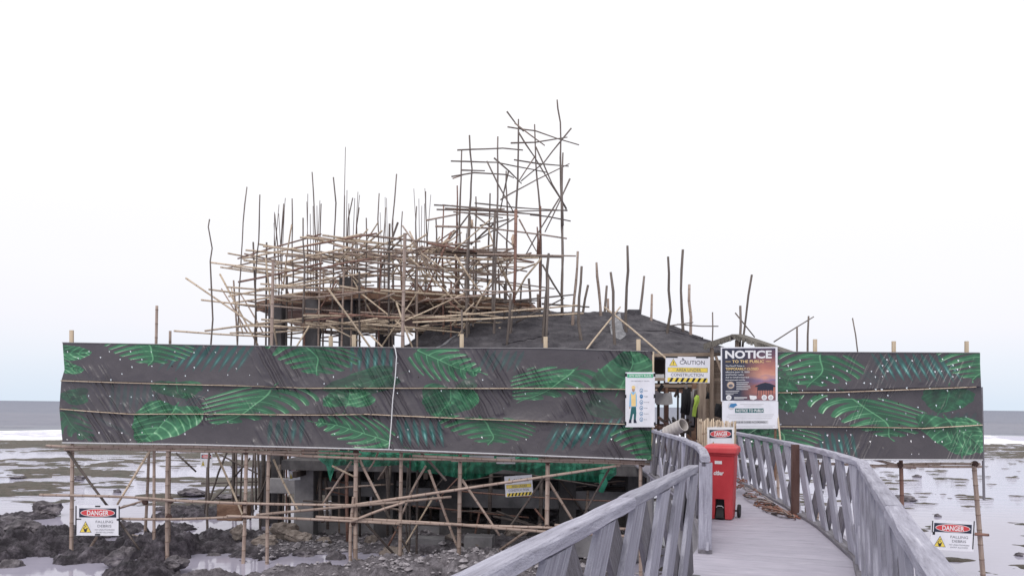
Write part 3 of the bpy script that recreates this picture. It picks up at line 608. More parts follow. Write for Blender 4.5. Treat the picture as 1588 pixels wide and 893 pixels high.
RIGHT = [('m', (1168, 664), (6, 38), (40, 2), .9, 6), ('p', (1345, 547), (128, 2), (26, 44), .95, 10), ('p', (1264, 668), (62, 4), (8, 40), .75, 6), ('p', (1440, 638), (80, 2), (-10, 20), .2, 6, .4), ('p', (1300, 560), (54, 16), (26, 26), .2, 6, .35),
    ('m', (1272, 550), (-20, 50), (68, 8), .85, 6), ('m', (1520, 543), (-10, 46), (74, 5), .95, 6), ('h', (1196, 598), (34, 40), (24, -12), .6, 4), ('m', (1320, 618), (62, 60), (94, 6), 1.0, 7), ('h', (1470, 604), (-14, 36), (40, 2), .35, 5),
    ('h', (1466, 648), (26, 58), (54, 4), .75, 6), ('h', (1480, 662), (46, 38), (14, -16), .85, 5), ('m', (1206, 666), (4, 36), (62, 1), 1.0, 6), ('m', (1196, 575), (46, 16), (-6, 16), .6, 5, .7)]
m, t, b = mk('tarp'); L = t.links.new
ca = node(t, 'ShaderNodeAttribute', attribute_name='print'); nz = node(t, 'ShaderNodeTexNoise', Scale=3.5, Detail=6, Roughness=.6); L(node(t, 'ShaderNodeTexCoord').outputs['Object'], nz.inputs['Vector'])
hs = node(t, 'ShaderNodeHueSaturation'); mr = node(t, 'ShaderNodeMapRange'); mr.inputs[3].default_value = .8; mr.inputs[4].default_value = 1.25; L(nz.outputs['Fac'], mr.inputs[0]); L(mr.outputs[0], hs.inputs['Value'])
L(ca.outputs['Color'], hs.inputs['Color']); L(hs.outputs[0], b.inputs['Base Color']); b.inputs['Roughness'].default_value = .34; b.inputs['Specular IOR Level'].default_value = .5
bp = node(t, 'ShaderNodeBump', Strength=.25, Distance=.02); n3 = node(t, 'ShaderNodeTexNoise', Scale=14, Detail=4); L(node(t, 'ShaderNodeTexCoord').outputs['Object'], n3.inputs['Vector']); L(n3.outputs['Fac'], bp.inputs['Height']); L(bp.outputs[0], b.inputs['Normal'])
def banner(label, x0f, x1f, top, bot, bats, D, leaves, nx, ny, dense, seed):
    s = np.linspace(0, 1, nx)[None, :]; tt = np.linspace(0, 1, ny)[:, None]
    xa = np.interp(tt[:, 0], *zip(*x0f))[:, None]; xb = np.interp(tt[:, 0], *zip(*x1f))[:, None]
    PX = xa + (xb - xa) * s
    ty = np.interp(PX, *zip(*top)); by_ = np.interp(PX, *zip(*bot)); PY = ty + (by_ - ty) * tt
    C = paint(PX, PY, leaves)
    # relief: sag between battens, diagonal pull folds
    d1 = np.interp(PX, *zip(*bats[0])); d2 = np.interp(PX, *zip(*bats[1]))
    zone = np.where(PY < d1, (PY - ty) / (d1 - ty), np.where(PY < d2, (PY - d1) / (d2 - d1), (PY - d2) / np.maximum(by_ - d2, 1)))
    zc = np.clip(zone, 0, 1); bulge = (zc ** 1.4 * np.where(PY < d2, sstep(1.0, .985, zc), 1)) * (.05 + .09 * fbm(PX / 90, PY / 60, 2, seed))
    lean = np.where(PX < 350, .62, np.where(PX > 1190, -.45, .55))
    q = PX - lean * PY + 5 * fbm(PX / 40, PY / 25, 2, seed + 3)
    fold = 1 - np.abs(2 * vn(q / 5.0, PY / 70, seed + 1) - 1); fold = fold ** 3
    patch = sstep(.42, .58, fbm(PX / 75 + 3.1, PY / 45, 3, seed + 2)) * (1.0 if dense else .5)
    q2 = PX - .15 * PY; f2 = (1 - np.abs(2 * vn(q2 / 22.0, PY / 40, seed + 9) - 1)) ** 2
    dep = .012 * f2 + patch * .05 * fold + bulge + .004 * (fbm(PX / 6, PY / 6, 2, seed + 7) - .5)
    DD = np.vectorize(D)(PX) - .05 - dep
    dxc = (PX - CX) / F; dyc = -(PY - HY) / F
    R = np.array(ROT); ray = np.stack([dxc, dyc, -np.ones_like(dxc)], -1) @ R.T
    P = ray * (DD / ray[..., 1])[..., None] + np.array(EYE)
    # wind slits: small hanging triangles cut out of the sheet
    rnd = np.random.default_rng(seed); keep = np.ones((ny - 1, nx - 1), bool)
    cx_ = (PX[:-1, :-1] + PX[1:, 1:]) / 2; cy_ = (PY[:-1, :-1] + PY[1:, 1:]) / 2
    rows = np.arange(ty.min() + 12, by_.max() - 5, 9.0 if not dense else 11.5)
    for ri, ry in enumerate(rows):
        xs = np.arange(PX.min() + 12 + (ri % 2) * 18, PX.max() - 6, 37 if not dense else 33)
        for x in xs:
            for x_ in ((x, x + 11) if not dense else (x,)):
                if rnd.random() < (.6 if not dense else (.5 if x < 400 else .72)): continue
                sx = x_ + rnd.normal(0, 1.2); sy = ry + rnd.normal(0, 1.3) + (sx - 97) * .012 * dense
                hw, hh = rnd.uniform(.9, 1.7) * (.8 if dense else 1), rnd.uniform(2.2, 3.6) * (.8 if dense else 1)
                j0 = np.searchsorted(PX[0], sx - 4); j1 = np.searchsorted(PX[0], sx + 4)
                sub = (slice(None), slice(max(j0, 0), min(j1, nx - 1)))
                v_ = (cy_[sub] - sy) / hh; u_ = np.abs(cx_[sub] - sx - .25 * (cy_[sub] - sy)) / hw
                keep[sub] &= ~((v_ > 0) & (v_ < 1) & (u_ < 1 - v_))
    base = P[-1, nx // 2].copy(); me = bpy.data.meshes.new('leaf_banner')
    me.vertices.add(nx * ny); me.vertices.foreach_set('co', (P - base).astype(np.float32).ravel())
    i = np.arange(nx * ny).reshape(ny, nx); qd = np.stack([i[1:, :-1], i[1:, 1:], i[:-1, 1:], i[:-1, :-1]], -1)[keep]; n = len(qd)
    me.loops.add(n * 4); me.loops.foreach_set('vertex_index', qd.astype(np.int32).ravel())
    me.polygons.add(n); me.polygons.foreach_set('loop_start', np.arange(n, dtype=np.int32) * 4); me.update(calc_edges=True); me.shade_smooth()
    at = me.attributes.new('print', 'FLOAT_COLOR', 'POINT'); at.data.foreach_set('color', np.concatenate([C, np.ones(C.shape[:2] + (1,))], -1).astype(np.float32).ravel())
    me.materials.append(M['tarp']); o = bpy.data.objects.new('leaf_banner', me); COL.objects.link(o); o.location = base; o['_loc'] = tuple(base)
    tag(o, label, 'banner')
    # rolled hems along the top and bottom
    for row, r in ((0, .012), (-1, .018)):
        mb = MB(); pts = [Vector(P[row, k]) + Vector((0, -.012, 0)) for k in range(0, nx, 12)]; mb.tube(pts, r, 6); mb.build('hem', 'greytarp' if row == 0 else 'lightgrey', o)
    return o
BL = banner('wide dark grey banner printed with green leaves, divided by a white cord', [(0, 97), (.27, 100), (.38, 95), (.66, 92), (1, 97)], [(0, 1012), (1, 1010)], [(90, 531), (320, 535), (620, 539), (850, 540), (1015, 545)], [(90, 686), (300, 689), (610, 697), (1015, 713)], BAT, DL, LEFT, 1380, 236, True, 100)
BR = banner('short leaf-print banner with many white wind slits beside the dark notice poster', [(0, 1142), (1, 1142)], [(0, 1520), (.1, 1520), (.5, 1523), (1, 1525)], [(1140, 545), (1300, 546), (1530, 547)], [(1140, 711), (1530, 713)],
       [[(1140, 609), (1195, 608), (1506, 600), (1530, 600)], [(1140, 660), (1195, 660), (1430, 663), (1530, 660)]], DR, RIGHT, 580, 256, False, 140)
mb = MB(); mb.tube([U(x, y, DL(x) - .2) for x, y in ((610, 535), (613, 541), (615, 553), (613, 585), (609, 620), (607, 655), (604, 690), (603, 697))], .014, 6)
o = mb.build('cord', 'cord', loc=U(603, 697, DL(603)), smooth=True); tag(o, 'white cord hanging down the middle of the wide leaf-print banner', 'cord')
# ------------------------------------------------------------------ unfinished concrete building
UB = thing('unfinished_building', 'unfinished concrete building with dark columns and brown slab behind the banner', 'building', (-4.0, 25, WZ))
def prism(mb, poly, z0, z1, mi=0, mtop=None):
    n = len(poly); vs = [(x, y, z0) for x, y in poly] + [(x, y, z1) for x, y in poly]
    mb.add(vs, [tuple(range(n - 1, -1, -1))], None, mi); mb.add(vs, [tuple(range(n, 2 * n))], None, mi if mtop is None else mtop)
    mb.add(vs, [(i, (i + 1) % n, n + (i + 1) % n, n + i) for i in range(n)], None, mi); return mb
SLAB = [(-9.4, 27.3), (-7.4, 25.2), (-4.9, 23.6), (-2.2, 24.4), (.6, 26.6), (1.2, 30), (-1.5, 33.5), (-6.5, 33.5), (-9.4, 31)]
prism(MB(), SLAB, 5.0, 5.3).build('floor_slab', 'concrete', UB)
# slab formwork: boards under the slab and round its edge
for i in range(24):
    y = 24.6 + i * .36; xl = np.interp(y, [23.6, 25.2, 27.3, 31], [-4.9, -7.4, -9.4, -9.4]); xr = np.interp(y, [23.6, 24.4, 26.6, 30, 33.5], [-4.9, -2.2, .6, 1.2, -1.5])
    mb = MB(); mb.beam((xl + .1 + random.uniform(-.2, .1), y, 4.975), (xr - .1 + random.uniform(-.1, .2), y + random.gauss(0, .03), 4.975), .32, .03); mb.build('form_board', 'formwork', UB)
for (a, b_) in zip(SLAB[:5], SLAB[1:6]):
    for k in range(2):
        d = (Vector((*b_, 0)) - Vector((*a, 0))); nrm = Vector((d.y, -d.x, 0)).normalized() * .03
        mb = MB(); mb.beam(Vector((*a, 5.04 + k * .19)) + nrm, Vector((*b_, 5.04 + k * .19)) + nrm, .03, .17, seg=3, jit=.004); mb.build('form_board', 'formwork', UB)
def column(px, D, wpx, ytop, mat, rebar=None, zb=None, ybot=None):
    c = U(px, ytop, D); wd = wpx * D / F; z0 = WZ - .3 if zb is None else zb; mb = MB()
    mb.beam((c.x, c.y, z0), (c.x, c.y, c.z), wd, wd, up=(0, 1, 0), ch=.02, seg=8, jit=.004); o = mb.build('column', mat, UB)
    if rebar:
        tops = rebar
        for i, ty in enumerate(tops):
            k = len(tops); ang = 2 * math.pi * i / k; bx, by = c.x + math.cos(ang) * wd * .36, c.y + math.sin(ang) * wd * .36
            tz = U(px, ty, D).z; lx, ly = random.gauss(0, .025) * (tz - c.z), random.gauss(0, .02) * (tz - c.z)
            mb = MB(); mb.tube([(bx, by, c.z - .3), (bx + lx * .3, by + ly * .3, c.z + (tz - c.z) * .5), (bx + lx, by + ly, tz)], [.012, .012, .010], 5); mb.build('rebar', 'rust', o)
        for f in (.1, .25, .4):
            mb = MB(); r = wd * .38; z = c.z + f * 1.6
            mb.tube([(c.x + r * math.cos(a * math.pi / 4), c.y + r * math.sin(a * math.pi / 4), z) for a in range(9)], .009, 5, False); mb.build('rebar_ring', 'rust', o)
    return o
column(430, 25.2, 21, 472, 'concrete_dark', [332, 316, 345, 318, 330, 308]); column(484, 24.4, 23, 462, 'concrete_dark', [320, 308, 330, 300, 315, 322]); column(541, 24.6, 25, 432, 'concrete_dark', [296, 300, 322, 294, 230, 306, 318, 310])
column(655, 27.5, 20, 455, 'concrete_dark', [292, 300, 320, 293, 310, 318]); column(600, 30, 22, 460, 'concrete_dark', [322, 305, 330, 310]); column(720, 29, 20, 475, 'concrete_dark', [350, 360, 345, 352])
# lower storey: floor, columns, tie beams, low wall
FL = [(-6.7, 21.6), (4.2, 20.6), (7.2, 21.2), (7.2, 33), (-6.7, 33)]
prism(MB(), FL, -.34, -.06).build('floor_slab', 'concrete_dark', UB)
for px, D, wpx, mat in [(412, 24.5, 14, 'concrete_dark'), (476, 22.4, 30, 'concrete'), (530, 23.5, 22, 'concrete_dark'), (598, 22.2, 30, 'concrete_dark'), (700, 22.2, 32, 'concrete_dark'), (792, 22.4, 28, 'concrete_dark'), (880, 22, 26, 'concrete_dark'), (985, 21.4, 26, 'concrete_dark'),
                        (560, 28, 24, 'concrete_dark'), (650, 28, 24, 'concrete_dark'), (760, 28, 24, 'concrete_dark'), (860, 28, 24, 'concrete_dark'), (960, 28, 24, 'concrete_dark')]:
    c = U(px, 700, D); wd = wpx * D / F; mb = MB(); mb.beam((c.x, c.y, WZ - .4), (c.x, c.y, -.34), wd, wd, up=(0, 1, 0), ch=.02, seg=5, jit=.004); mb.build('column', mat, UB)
def hbeam(x0, y0, x1, y1, D0, D1, ht, wd, mat='concrete', name='beam'):
    a, b_ = U(x0, y0, D0), U(x1, y1, D1); b_.z = a.z; mb = MB(); mb.beam(a, b_, wd, ht, ch=.015, seg=8, jit=.004); return mb.build(name, mat, UB)
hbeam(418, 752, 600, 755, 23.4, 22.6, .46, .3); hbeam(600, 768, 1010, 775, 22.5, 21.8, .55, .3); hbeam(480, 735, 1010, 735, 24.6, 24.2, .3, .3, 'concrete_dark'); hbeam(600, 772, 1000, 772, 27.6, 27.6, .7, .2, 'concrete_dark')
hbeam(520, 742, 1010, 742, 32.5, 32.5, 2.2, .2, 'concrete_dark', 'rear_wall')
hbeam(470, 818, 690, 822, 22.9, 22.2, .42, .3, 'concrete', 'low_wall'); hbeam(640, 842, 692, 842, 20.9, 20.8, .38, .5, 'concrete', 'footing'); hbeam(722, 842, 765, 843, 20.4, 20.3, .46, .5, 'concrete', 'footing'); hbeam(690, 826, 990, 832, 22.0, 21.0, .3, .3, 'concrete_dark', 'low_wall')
hbeam(344, 792, 382, 790, 23.3, 23.2, .5, .6, 'formwork', 'footing')
hbeam(880, 845, 1010, 852, 19.6, 19.2, .55, .3, 'concrete', 'low_wall')
# joists under the floor
for i in range(9):
    x = -6.2 + i * 1.25; mb = MB(); mb.beam((x, 21.2, -.44), (x + .3, 32.5, -.44), .12, .18); mb.build('joist', 'darkwood', UB)
# clutter on the sheltered ledge: stacked timber and sacks
for i in range(22):
    px = random.uniform(840, 1000); c = U(px, random.uniform(735, 768), random.uniform(22.6, 25)); mb = MB(); l_ = random.uniform(.5, 1.6)
    mb.beam(c, c + Vector((l_, random.uniform(-.2, .2), random.uniform(-.05, .08))), random.uniform(.08, .2), random.uniform(.03, .1)); o = mb.build('stored_board', random.choice(['darkwood', 'formwork', 'concrete_dark']), UB)

# --- timbers of the entrance and low roof
PV = thing('pavilion', 'timber pavilion with low black felt roof at the end of the boardwalk', 'pavilion', (3, 22, -.06))
ev = ([590, 700, 800, 900, 1000, 1100, 1150], [562, 560, 558, 556, 553, 550, 550], [23.2, 21.8, 20.9, 20.7, 20.7, 21.0, 21.8])
rg = ([690, 735, 800, 850, 920, 988, 1058], [494, 487, 485, 484, 484, 487, 512], [25.2, 25.3, 25.3, 25.2, 25.2, 25.2, 24.4])
nu, nv = 190, 60; V_ = []
us = np.linspace(0, 1, nu)
for j in range(nv * 2 - 1):
    for i in range(nu):
        u_ = us[i] * 6
        if j == 0: pass
        E = U(*[float(np.interp(u_, range(7), a)) for a in ev]) if j == 0 else E_[i]; Rg_ = U(*[float(np.interp(u_, range(7), a)) for a in rg]) if j == 0 else R_s[i]
        if j == 0:
            if i == 0: E_ = []; R_s = []
            E_.append(E); R_s.append(Rg_)
        if j < nv: f = j / (nv - 1); p = E.lerp(Rg_, f)
        else:
            f = 1 - (j - nv + 1) / (nv - 1); Bk = Vector((Rg_.x + (E.x - Rg_.x) * .8, Rg_.y + 4.6, E.z)); p = Bk.lerp(Rg_, f)
        p = p.copy(); st_ = (f * 4.6 + .15 * math.sin(u_ * 2.1)) % 1
        q = Vector((p.x, p.y, 0))
        p.z += .06 * (1 - st_) + .035 * mnoise.noise(q * .9) + .04 * mnoise.fractal(Vector((q.x * 3 + q.y * 1.5, q.y * 1.2, 0)), 1, 2, 3) - .02 * math.sin(math.pi * f)
        V_.append(p)
mb = MB(); fs = [(j * nu + i, j * nu + i + 1, (j + 1) * nu + i + 1, (j + 1) * nu + i) for j in range(nv * 2 - 2) for i in range(nu - 1)]
mb.add(V_, fs); bot = [v - Vector((0, 0, .07)) for v in V_]; mb.add(bot, [f[::-1] for f in fs])
rim = [i for i in range(nu)]; b0 = len(V_)
mb.f += [(i + 1, i, b0 + i, b0 + i + 1) for i in range(nu - 1)]; mb.m += [0] * (nu - 1)
RF = mb.build('roof', 'felt', PV)
def roof_at(x, y):          # height of the roof skin near a point
    best = min(V_, key=lambda v: (v.x - x) ** 2 + (v.y - y) ** 2); return best
# felt laps and the torn silver patch
for (xa, ya, xb, yb, da, db) in [(652, 540, 745, 500, 22.3, 24.6), (780, 530, 850, 520, 22.2, 22.8), (985, 517, 1090, 522, 23.2, 23.0)]:
    mb = MB(); k = 14; pts = []
    for i in range(k + 1):
        f = i / k; q = U(xa + (xb - xa) * f, ya + (yb - ya) * f, da + (db - da) * f); r_ = roof_at(q.x, q.y); pts.append(Vector((r_.x, r_.y, r_.z + .015)))
    mb.tube(pts, [.035 + .015 * math.sin(i * 2.3) for i in range(k + 1)], 6); mb.build('felt_lap', 'foil' if xa < 700 else 'felt', RF)
ptch = [(944, 498), (962, 484), (966, 510), (972, 519), (962, 527), (948, 520)]
vs = []
for x, y in ptch:
    D = np.interp(y, [484, 552], [25.2, 20.7]) - .25; vs.append(U(x, y, D))
mb = MB(); c = sum(vs, Vector()) / len(vs) + Vector((0, -.08, .06)); n = len(vs); mb.add(vs + [c], [(i, (i + 1) % n, n) for i in range(n)]); mb.add([v + Vector((0, .02, -.03)) for v in vs] + [c + Vector((0, .02, -.03))], [((i + 1) % n, i, n) for i in range(n)]); mb.build('torn_patch', 'foil', RF)
mb = MB(); a = U(972, 487, 25.1); mb.box((a.x, a.y - .3, a.z - .15), (a.x + .42, a.y + .4, a.z + .12)); mb.build('vent_box', 'felt', RF)
def tb(x0, y0, x1, y1, D0, D1, wd, th, mat='lumber_old', name='beam', up=(0, 0, 1)):
    mb = MB(); mb.beam(U(x0, y0, D0), U(x1, y1, D1), wd, th, up, seg=3, jit=.003); return mb.build(name, mat, PV)
tb(1006, 551, 1125, 549, 20.4, 20.4, .10, .09, 'lumber_old'); tb(1006, 588, 1125, 589, 19.4, 19.4, .07, .08, 'lumber_old'); tb(1006, 598, 1125, 598, 20.2, 20.2, .08, .08, 'lumber_old')
tb(1015, 604, 1066, 606, 21.5, 21.5, .06, .1, 'formwork'); tb(1050, 607, 1066, 609, 20.8, 20.8, .06, .05, 'bamboo_red'); tb(1110, 552, 1128, 600, 19.0, 19.0, .06, .05, 'lumber_old', up=(0, 1, 0))
for px, D, wd, mat in [(1089, 18.6, .17, 'lumber_old'), (1077, 19.4, .10, 'formwork'), (1034, 21.5, .13, 'brownpaint'), (1060, 24.5, .11, 'darkwood'), (1052, 27, .06, 'darkwood'), (1022, 25, .08, 'darkwood'), (1070, 23, .16, 'darkwood'), (1104, 19.6, .1, 'lumber_old'), (1146, 22, .12, 'darkwood')]:
    a = U(px, 556, D); mb = MB(); mb.beam((a.x, a.y, -.06), (a.x, a.y, a.z), wd, wd, up=(0, 1, 0), seg=4, jit=.003); mb.build('post', mat, PV)
tb(1096, 605, 1120, 606, 19.7, 19.7, .03, 1.5, 'lumber_old', 'panel'); 
mb = MB(); a, b_ = U(1098, 600, 20), U(1122, 660, 20); mb.box((a.x, a.y, b_.z), (b_.x, a.y + .03, a.z)); mb.build('plywood_panel', 'lumber_old', PV)
tb(1010, 660, 1090, 659, 22.5, 22.5, .1, .12, 'brownpaint', 'rail'); tb(1010, 570, 1125, 570, 24, 24, .1, .5, 'darkwood', 'fascia'); tb(1010, 600, 1110, 600, 27, 27, .1, .3, 'darkwood', 'beam')
mb = MB(); a, b_ = U(1016, 580, 20.8), U(1030, 586, 20.8); mb.box((a.x, a.y, b_.z - .02), (b_.x, a.y + .04, a.z)); mb.build('white_board', 'white', PV)
for i in range(26):     # dark odds and ends stacked behind the rail inside the entrance
    px = random.uniform(1012, 1088); c = U(px, random.uniform(652, 690), random.uniform(18.8, 21.5)); l_ = random.uniform(.3, .9)
    mb = MB(); mb.beam(c, c + Vector((random.uniform(-.5, .5), random.uniform(-.3, .3), random.uniform(-.2, .7))) * l_, random.uniform(.04, .14), random.uniform(.03, .08)); mb.build('stored_board', random.choice(['darkwood', 'formwork', 'brownpaint', 'concrete_dark']), PV)
mb = MB(); a, b_ = U(1070, 590, 21), U(1100, 690, 21); mb.box((a.x, a.y, -.06), (b_.x, a.y + .04, a.z)); mb.build('rear_panel', 'darkwood', PV)
for i in range(14):
    c = U(random.uniform(1012, 1090), random.uniform(596, 606), random.uniform(19.2, 21)); l_ = random.uniform(.15, .5); mb = MB(); mb.beam(c, c + Vector((random.gauss(0, .05), 0, -l_)), random.uniform(.02, .1), .02, up=(0, 1, 0)); mb.build('hanging_scrap', random.choice(['blackcloth', 'darkwood', 'greytarp', 'formwork']), PV)
for i in range(7):
    px = 1062 + i * 3; c = U(px, 602 + random.uniform(0, 8), 18.9 + random.uniform(0, .5)); mb = MB(); l_ = random.uniform(.5, .95)
    mb.tube([c, c + Vector((random.gauss(0, .03), 0, -l_ * .5)), c + Vector((random.gauss(0, .06), 0, -l_))], [.05, .08, .06], 7); mb.build('hanging_cloth', random.choice(['blackcloth', 'darkwood', 'greytarp']), PV, smooth=True)
mb = MB(); c = U(1025, 613, 18.6); gx = [(i / 7 - .5) * .55 for i in range(8)]; gy = [j / 5 * .3 for j in range(6)]
mb.add([(c.x + x, c.y + .1 * math.sin(x * 9 + y * 8), c.z - y - .06 * math.sin(x * 6 + 1) + .12) for y in gy for x in gx], [(j * 8 + i, j * 8 + i + 1, j * 8 + 9 + i, j * 8 + 8 + i) for j in range(5) for i in range(7)]); mb.build('tarp_flap', 'greytarp', PV, smooth=True)
# small thatched canopy beside the notice
p = U(1145, 560, 19.2); TC = thing('thatched_canopy', 'small weathered thatched canopy rising behind the notice poster', 'canopy', (p.x, p.y, -.06))
def roofplate(T, pts, th, mat, name):
    mb = MB(); n = len(pts); q = [Vector(p) for p in pts]; mb.add(q + [v - Vector((0, 0, th)) for v in q], [tuple(range(n)), tuple(range(2 * n - 1, n - 1, -1))] + [((i + 1) % n, i, n + i, n + (i + 1) % n) for i in range(n)]); return mb.build(name, mat, T)
A, B_, C_, D_ = U(1092, 532, 18.9), U(1142, 518, 19.6), U(1212, 540, 19.8), U(1128, 545, 18.4)
roofplate(TC, [U(1091, 533, 18.9), U(1133, 519, 18.9), U(1150, 519, 21), U(1108, 533, 21)], .07, 'thatch', 'roof_slope')
roofplate(TC, [U(1134, 518, 18.9), U(1216, 545, 18.9), U(1232, 545, 21), U(1152, 518, 21)], .07, 'thatch', 'roof_slope')
for px in (1143, 1104, 1200):
    a = U(px, 527 if px == 1143 else 540, 19.0); mb = MB(); mb.beam((a.x, a.y, -.06), a, .09, .07, up=(0, 1, 0)); mb.build('post', 'lumber_old', TC)
for i in range(16):
    x = 1092 + i * 2.6; a = U(x, 535 - i * .85, 18.88); mb = MB(); mb.beam(a + Vector((0, 0, .02)), a + Vector((random.gauss(0, .02), -.03, -.09 - random.random() * .05)), .05, .015, up=(0, 1, 0)); mb.build('thatch_shingle', 'thatch', TC)
for i in range(20):
    x = 1140 + i * 3.6; a = U(x, 520 + i * 1.2, 18.88); mb = MB(); mb.beam(a + Vector((0, 0, .02)), a + Vector((random.gauss(0, .02), -.03, -.09 - random.random() * .05)), .06, .015, up=(0, 1, 0)); mb.build('thatch_shingle', 'thatch', TC)

# --- scaffolds round the building
SC = thing('bamboo_scaffold', 'dense bamboo scaffold deck built round the dark concrete columns', 'scaffold', (-4.67, 22, WZ))
P0, P1, P2 = Vector((-10.2, 26.5, 0)), Vector((-4.67, 22.0, 0)), Vector((.9, 25.2, 0))
def seg(T, a, b, r=.034, mat='bamboo_pale', wob=.012): return culm(T, a, b, r, mat, None, wob, nodes=False, n=6)
def Wp(a, b, f, z, off=0):
    d = (b - a).normalized(); nrm = Vector((-d.y, d.x, 0))
    q = a.lerp(b, f) + nrm * off; return Vector((q.x, q.y, z))
MATS = ['bamboo_pale', 'bamboo_pale', 'bamboo', 'bamboo', 'bamboo_red', 'bamboo_dark']
for (a, b_) in ((P0, P1), (P1, P2)):
    for off in (0, 1.5, 3.2):
        for z in (4.05, 4.2, 4.95, 5.75, 6.25, 6.65):
            if off > 2 and z in (4.2, 5.75): continue
            for k in range(2):
                f0 = random.uniform(-.12, .25) + .45 * k; f1 = f0 + random.uniform(.5, .75)
                dz = random.gauss(0, .07)
                seg(SC, Wp(a, b_, f0, z + dz, off + random.gauss(0, .12)), Wp(a, b_, min(f1, 1.1), z + dz + random.gauss(0, .12), off + random.gauss(0, .2)), random.uniform(.026, .038), random.choice(MATS[:5]))
    for i in range(8):      # transoms
        for z in (4.1, 5.0, 6.3, 6.7):
            if random.random() < .25: continue
            f = (i + random.random()) / 8; z += random.gauss(0, .06)
            seg(SC, Wp(a, b_, f, z, -.5), Wp(a, b_, f + random.gauss(0, .03), z + random.gauss(0, .06), random.uniform(2.2, 4.5)), .03, random.choice(MATS[:4]))
    for i in range(11):     # braces
        f = random.random() * .85; o_ = random.choice((0, 1.5, 2.5)); z = random.choice((4.0, 5.3)); h = random.uniform(1.2, 2.1)
        sgn = random.choice((-1, 1)); f1 = f + sgn * random.uniform(.12, .22)
        seg(SC, Wp(a, b_, f, z, o_), Wp(a, b_, f1, z + h, o_ + random.gauss(0, .3)), .027, random.choice(MATS))
    for i in range(7):      # standards
        for off in (0.1, 1.6):
            f = (i + .2 + .3 * random.random()) / 7; q = Wp(a, b_, f, 0, off)
            gz = ground_z(q.x, q.y) - .1
            seg(SC, Vector((q.x, q.y, gz)), Vector((q.x + random.gauss(0, .08), q.y, random.uniform(5.0, 7.2))), .036, random.choice(['bamboo', 'bamboo_dark', 'bamboo_red', 'bamboo_dark']), .02)
def zl(T, x0, y0, x1, y1, d0, d1, r=.033, mat='bamboo_pale', wob=.012): return culm(T, U(x0, y0, d0), U(x1, y1, d1), r, mat, None, wob, nodes=False, n=6)
for a in [(376, 401, 560, 363, 25.5, 22.3), (381, 388, 590, 404, 24, 24.5), (408, 382, 640, 404, 23, 24), (378, 404, 480, 408, 24, 24), (326, 407, 424, 418, 24, 23.5), (392, 417, 520, 425, 24, 23.8), (465, 368, 620, 380, 22.2, 23), (500, 365, 745, 394, 22.3, 24.6),
          (404, 440, 570, 455, 24, 23.6), (352, 445, 430, 451, 24.5, 24), (324, 449, 460, 462, 24.5, 24), (312, 465, 400, 474, 24.5, 24.5), (355, 460, 570, 424, 25, 23), (270, 513, 420, 522, 23.5, 23.5), (318, 513, 545, 487, 24.5, 22.5), (405, 495, 700, 509, 23, 24),
          (378, 505, 640, 512, 23.5, 23.5), (470, 489, 760, 495, 22.5, 23), (560, 500, 900, 473, 23, 22.8), (640, 500, 905, 486, 22.6, 22.4), (288, 431, 400, 508, 24, 23.8), (341, 425, 400, 535, 25, 24.5), (509, 448, 575, 540, 22, 21.5), (430, 540, 412, 400, 23.9, 23.9)]:
    zl(SC, *a)
for a in [(617, 345, 590, 420, 24, 24, .035, 'bamboo_dark'), (600, 392, 622, 372, 24, 24, .035, 'bamboo_dark'), (700, 360, 655, 470, 23.5, 23.5, .034, 'bamboo_red'), (615, 470, 640, 540, 22.5, 22, .03), (590, 540, 650, 450, 22.6, 23, .028), (630, 395, 720, 480, 23, 23.5, .03),
          (560, 455, 640, 520, 23, 22.6, .028), (720, 455, 610, 505, 23, 22.7, .028), (700, 540, 770, 420, 23.6, 24, .03), (575, 520, 600, 545, 22.2, 22, .03), (480, 505, 455, 545, 22.5, 22.3, .028), (510, 505, 560, 530, 22.5, 22.5, .026)]:
    zl(SC, *a)
for i in range(34):
    x = random.uniform(500, 720); y = random.uniform(385, 470); l_ = random.uniform(35, 85); an = random.choice((-1, 1)) * random.uniform(.5, 1.1); D = random.uniform(22.6, 26)
    zl(SC, x, y, x + l_ * math.cos(an), y + l_ * math.sin(an), D, D + random.uniform(-.5, .5), .026, random.choice(MATS[:5]))
for i in range(14):
    x = random.uniform(440, 700); y = random.uniform(384, 440); l_ = random.uniform(60, 170); D = random.uniform(23, 27); zl(SC, x, y, x + l_, y + random.uniform(-6, 10), D, D + random.uniform(-.5, 1), .028, random.choice(MATS[:3]))
for i in range(15):
    x = random.uniform(400, 700); y = random.uniform(440, 492); l_ = random.uniform(60, 170); D = random.uniform(22.3, 23.6); zl(SC, x, y, x + l_, y + random.uniform(-14, 12), D, D + random.uniform(-.4, .6), random.uniform(.02, .03), random.choice(['bamboo_pale', 'bamboo', 'bamboo_red', 'bamboo']))
